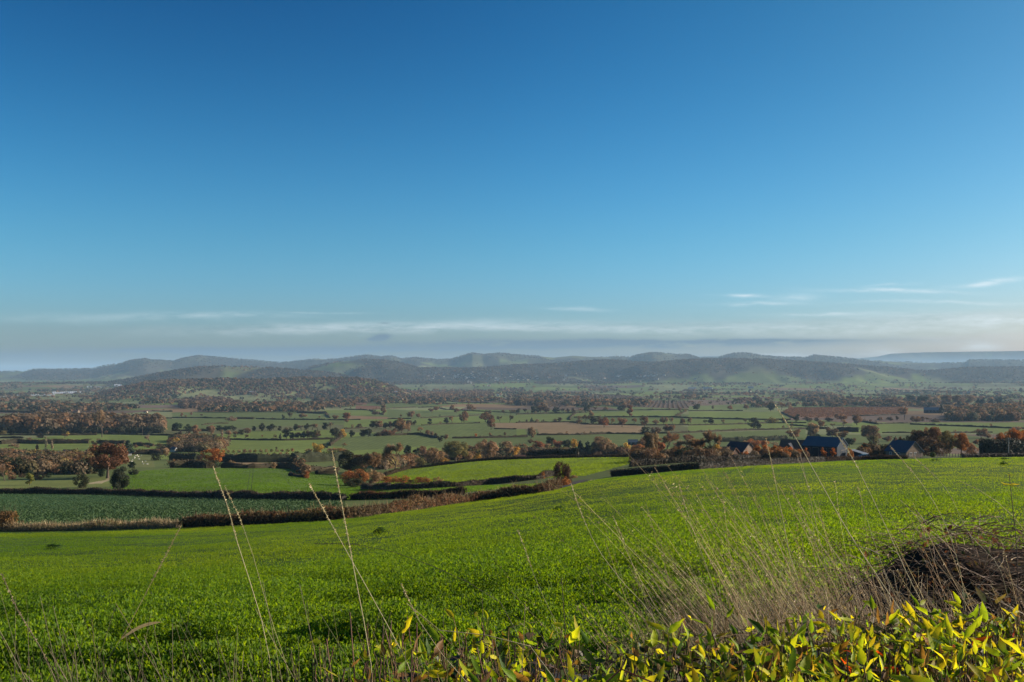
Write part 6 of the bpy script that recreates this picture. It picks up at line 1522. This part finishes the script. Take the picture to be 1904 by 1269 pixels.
def leaf_shrub(label, pts, n, seed, Lm, pal, name='leafy_shrub', stems=60, red=0.0, dead=.05, spread=(.10, .14)):
    """pts: photo outline of the visible top surface as (px, py, Y) samples to scatter around"""
    rng = np.random.default_rng(seed); pts = np.array(pts, float)
    C0 = np.array([P3(*q) for q in pts]); base = C0.mean(0); base[2] = float(zfun(base[0], base[1]))
    th = thing(name, label, 'shrub', tuple(base))
    k = rng.integers(0, len(pts), n); P = C0[k] + np.clip(rng.normal(0, 1, (n, 3)), -1.6, 1.6) * np.array([spread[0], spread[1], .016])
    P[:, 2] -= np.abs(rng.normal(0, .07, n)) * (rng.random(n) < .7); P[:, 2] += .03 * (fbm(P[:, 0] * 5, P[:, 1] * 5, seed, 3) - .5) * 2
    D = rng.normal(0, .7, (n, 3)); D[:, 2] = np.abs(rng.normal(.45, .45, n)); D[:, 0] -= .12
    Nn = rdir(n, rng); Nn[:, 2] = np.abs(Nn[:, 2]) + .3; Nn[:, 1] -= .3
    L = Lm * (.4 + rng.gamma(2.6, .22, n)).clip(.35, 1.4)
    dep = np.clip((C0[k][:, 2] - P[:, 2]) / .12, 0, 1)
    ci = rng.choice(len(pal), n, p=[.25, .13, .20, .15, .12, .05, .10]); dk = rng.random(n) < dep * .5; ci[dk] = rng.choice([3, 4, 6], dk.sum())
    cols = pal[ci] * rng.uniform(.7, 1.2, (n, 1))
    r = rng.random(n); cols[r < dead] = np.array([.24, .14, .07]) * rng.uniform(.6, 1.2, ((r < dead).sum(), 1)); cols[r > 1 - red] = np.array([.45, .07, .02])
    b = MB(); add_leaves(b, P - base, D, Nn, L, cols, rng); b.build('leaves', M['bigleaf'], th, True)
    b = MB()
    for i in range(stems):
        e = C0[rng.integers(0, len(pts))] + rng.normal(0, .06, 3) * np.array([1, 1, .4]); s = e + np.array([rng.normal(0, .12), rng.normal(0, .12), 0]); s[2] = float(zfun(s[0], s[1])) - .02
        m = (s + e) / 2 + rng.normal(0, .05, 3)
        b.tube(np.array([s, m, e]) - base, [.004, .003, .0015], 5, np.array([.16, .08, .06]) * rng.uniform(.5, 1.3))
    hi = np.argsort(-(P[:, 2] - C0[k][:, 2]))[:n // 3]
    for i in hi:
        p = P[i] - base; q = p + np.array([rng.normal(0, .015), rng.normal(0, .015), -rng.uniform(.06, .12)])
        b.tube(np.array([q, (p + q) / 2 + rng.normal(0, .004, 3), p]), [.0016, .0012, .0009], 4, np.array([.20, .13, .05]) * rng.uniform(.5, 1.3))
    b.build('stems', M['straw'], th, True)
    return th
def surf(x0, x1, tops, nx, ny, seed, y_front=1.42, y_back=2.75):
    """samples of a leafy hedge top between photo columns x0..x1; tops = back edge row per column"""
    rng = np.random.default_rng(seed); out = []
    for _ in range(nx * ny):
        x = rng.uniform(x0, x1); t = rng.random() ** .8
        yb = np.interp(x, [a for a, c in tops], [c for a, c in tops]); Y = y_front + (y_back - y_front) * t
        zb = (HY - yb) / F * y_back; z = zb + .075 * (1 - t) + np.clip(rng.normal(0, .014), -.025, .025)
        out.append((x, HY - F * z / Y, Y))
    return out
TOP = [(700, 1230), (850, 1192), (1000, 1192), (1100, 1222), (1200, 1215), (1300, 1198), (1400, 1186), (1500, 1176), (1650, 1160), (1800, 1154), (2000, 1150)]
leaf_shrub('dense yellow green leafy shrub filling the lower right corner', surf(1480, 2020, TOP, 30, 20, 1), 2500, 1, .040, YG, red=.012, stems=130, dead=.06)
leaf_shrub('yellow green leafy shrub right of centre with large folded leaves', surf(1240, 1500, TOP, 22, 14, 2), 1000, 2, .041, YG[[3, 2, 0, 4, 1, 6, 4]], stems=50, dead=.07)
leaf_shrub('sparse yellow leafed shoots below the middle of the field', surf(1020, 1260, TOP, 16, 8, 3), 170, 3, .048, YG[[1, 5, 0, 2, 3, 4, 4]], stems=60, dead=.15)
leaf_shrub('leafy shrub with small yellow leaves left of centre', surf(790, 1050, TOP, 18, 12, 4), 560, 4, .042, YG[[0, 2, 1, 3, 4, 6, 4]], stems=60, dead=.15)
leaf_shrub('few yellow leaves on dead stems at the left end of the shrubs', surf(650, 830, [(600, 1200), (700, 1165), (830, 1160)], 10, 6, 5), 34, 5, .05, YG[[1, 5, 0, 2, 3, 4, 4]], stems=40, dead=.3, spread=(.05, .1))
# dead undergrowth that closes the gaps between the shrubs
b = MB(); n = 5200; px = rng.uniform(640, 2050, n); Y = rng.uniform(1.35, 3.0, n)
top = np.interp(px, [a for a, c in TOP], [c for a, c in TOP]); z = (HY - top) / F * 2.75 - .03 + .06 * (2.75 - Y) / 1.35 - np.abs(rng.normal(0, .09, n)); z -= .10 * smooth(1000, 640, px)
P = np.stack([(px - CX) / F * Y, Y, z], 1)
b.cards(P, rdir(n, rng) + np.array([0, -.3, .4]), rng.uniform(.012, .034, n), np.array([(.10, .085, .04), (.06, .08, .02), (.16, .11, .06), (.05, .04, .025), (.09, .14, .025)])[rng.integers(0, 5, n)] * rng.uniform(.5, 1.3, (n, 1)), .42, rng)
n = 900; k = rng.integers(0, len(P), n); th = rng.uniform(0, 6.28, n); L = rng.uniform(.08, .3, n); P0 = P[k]; P1 = P0 + np.stack([np.cos(th) * L, np.sin(th) * L * .6, L * rng.uniform(-.2, .5, n)], 1)
blade_tubes(b, P0, P1, rng.normal(0, .06, (n, 3)), rng.uniform(.0008, .002, n), rng.uniform(.0004, .0008, n), np.array([(.12, .07, .055), (.26, .19, .12), (.07, .05, .04)])[rng.integers(0, 3, n)])
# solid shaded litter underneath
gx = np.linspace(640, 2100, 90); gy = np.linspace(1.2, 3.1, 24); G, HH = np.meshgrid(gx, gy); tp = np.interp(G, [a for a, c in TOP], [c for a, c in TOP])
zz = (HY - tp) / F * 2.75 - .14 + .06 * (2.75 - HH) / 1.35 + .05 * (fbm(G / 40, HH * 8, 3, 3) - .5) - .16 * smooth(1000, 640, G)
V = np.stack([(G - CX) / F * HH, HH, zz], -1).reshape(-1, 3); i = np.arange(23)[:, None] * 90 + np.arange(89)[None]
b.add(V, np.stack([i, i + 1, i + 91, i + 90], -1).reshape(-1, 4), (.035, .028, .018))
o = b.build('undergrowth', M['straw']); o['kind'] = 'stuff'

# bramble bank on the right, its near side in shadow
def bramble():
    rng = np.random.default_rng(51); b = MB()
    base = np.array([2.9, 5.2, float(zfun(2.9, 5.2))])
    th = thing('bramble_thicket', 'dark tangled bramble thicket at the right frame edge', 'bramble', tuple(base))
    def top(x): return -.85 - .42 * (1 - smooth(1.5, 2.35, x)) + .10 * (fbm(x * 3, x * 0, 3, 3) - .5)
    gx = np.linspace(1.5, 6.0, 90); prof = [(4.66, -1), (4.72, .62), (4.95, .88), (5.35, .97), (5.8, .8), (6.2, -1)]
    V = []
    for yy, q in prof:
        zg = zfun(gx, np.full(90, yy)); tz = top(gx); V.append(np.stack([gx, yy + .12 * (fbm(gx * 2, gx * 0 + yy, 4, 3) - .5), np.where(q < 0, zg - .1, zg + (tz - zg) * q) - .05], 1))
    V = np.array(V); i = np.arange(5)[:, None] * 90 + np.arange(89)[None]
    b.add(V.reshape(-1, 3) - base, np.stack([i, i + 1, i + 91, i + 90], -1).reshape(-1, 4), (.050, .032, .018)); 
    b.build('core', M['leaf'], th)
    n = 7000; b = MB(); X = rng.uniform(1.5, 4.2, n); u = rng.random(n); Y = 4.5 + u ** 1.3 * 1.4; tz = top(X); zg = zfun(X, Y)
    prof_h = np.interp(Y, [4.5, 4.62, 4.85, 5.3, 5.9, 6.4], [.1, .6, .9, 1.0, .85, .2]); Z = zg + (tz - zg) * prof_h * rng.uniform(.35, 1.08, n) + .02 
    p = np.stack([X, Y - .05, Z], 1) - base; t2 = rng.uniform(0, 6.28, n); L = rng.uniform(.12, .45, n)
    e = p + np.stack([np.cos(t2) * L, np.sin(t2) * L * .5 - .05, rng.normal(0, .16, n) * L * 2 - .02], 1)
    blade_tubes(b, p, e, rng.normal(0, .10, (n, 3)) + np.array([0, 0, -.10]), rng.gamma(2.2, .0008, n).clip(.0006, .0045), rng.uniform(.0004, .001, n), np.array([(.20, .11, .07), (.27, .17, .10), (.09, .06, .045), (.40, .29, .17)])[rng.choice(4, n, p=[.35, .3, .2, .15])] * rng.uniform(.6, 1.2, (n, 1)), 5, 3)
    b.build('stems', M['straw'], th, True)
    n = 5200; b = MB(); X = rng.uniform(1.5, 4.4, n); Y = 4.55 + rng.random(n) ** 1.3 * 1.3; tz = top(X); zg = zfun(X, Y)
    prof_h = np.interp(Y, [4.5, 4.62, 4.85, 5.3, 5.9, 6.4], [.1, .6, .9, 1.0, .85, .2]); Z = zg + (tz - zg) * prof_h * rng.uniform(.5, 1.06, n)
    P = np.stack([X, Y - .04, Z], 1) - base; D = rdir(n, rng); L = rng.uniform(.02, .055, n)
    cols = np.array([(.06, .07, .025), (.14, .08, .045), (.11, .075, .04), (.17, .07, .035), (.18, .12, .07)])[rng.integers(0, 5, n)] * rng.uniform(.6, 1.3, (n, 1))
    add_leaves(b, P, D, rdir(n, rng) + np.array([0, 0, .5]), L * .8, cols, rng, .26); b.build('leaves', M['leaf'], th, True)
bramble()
# low green tangle between the dry grass and the bramble
rng = np.random.default_rng(61); b = MB(); n = 900; X = rng.normal(1.35, .3, n); Y = rng.uniform(2.9, 4.3, n); Z = zfun(X, Y) + np.abs(rng.normal(.04, .07, n))
add_leaves(b, np.stack([X, Y, Z], 1), np.c_[rng.normal(0, .6, (n, 2)), rng.uniform(.1, 1, n)], rdir(n, rng) + np.array([0, 0, .4]), rng.uniform(.03, .10, n), np.array([(.07, .12, .025), (.10, .13, .04), (.05, .08, .025), (.20, .16, .09)])[rng.integers(0, 4, n)], rng, .14)
o = b.build('bank_herbage', M['bigleaf'], None, True); o['kind'] = 'stuff'
# one tall shoot with a whorl of leaves at its tip
p = P3(1889, 1010, 3.3); th = stalk('tall thin dark shoot with a whorl of yellow leaves at its tip', [(1892, 1060), (1888, 988), (1882, 937), (1879, 905), (1876, 880)], 3.3, .0022, (.09, .06, .05), cat='shrub shoot', name='shrub_shoot')
b = MB(); rg = np.random.default_rng(9); base = np.array(th.location)
n = 9; a = np.arange(n) * 6.283 / n; P = np.tile(P3(1879, 902, 3.3), (n, 1)) - base; D = np.stack([np.cos(a), np.sin(a) * .8, rg.uniform(-.5, .15, n)], 1)
P[6:] = P3(1876, 883, 3.3) - base; D[6:, 2] = -.1
add_leaves(b, P, D, np.tile(np.array([0, 0, 1.0]), (n, 1)), np.r_[rg.uniform(.028, .042, 6), rg.uniform(.012, .02, 3)], np.array([(.45, .38, .04), (.12, .13, .03), (.4, .42, .05)])[np.arange(n) % 3], rg, .26)
b.build('leaves', M['bigleaf'], th, True)
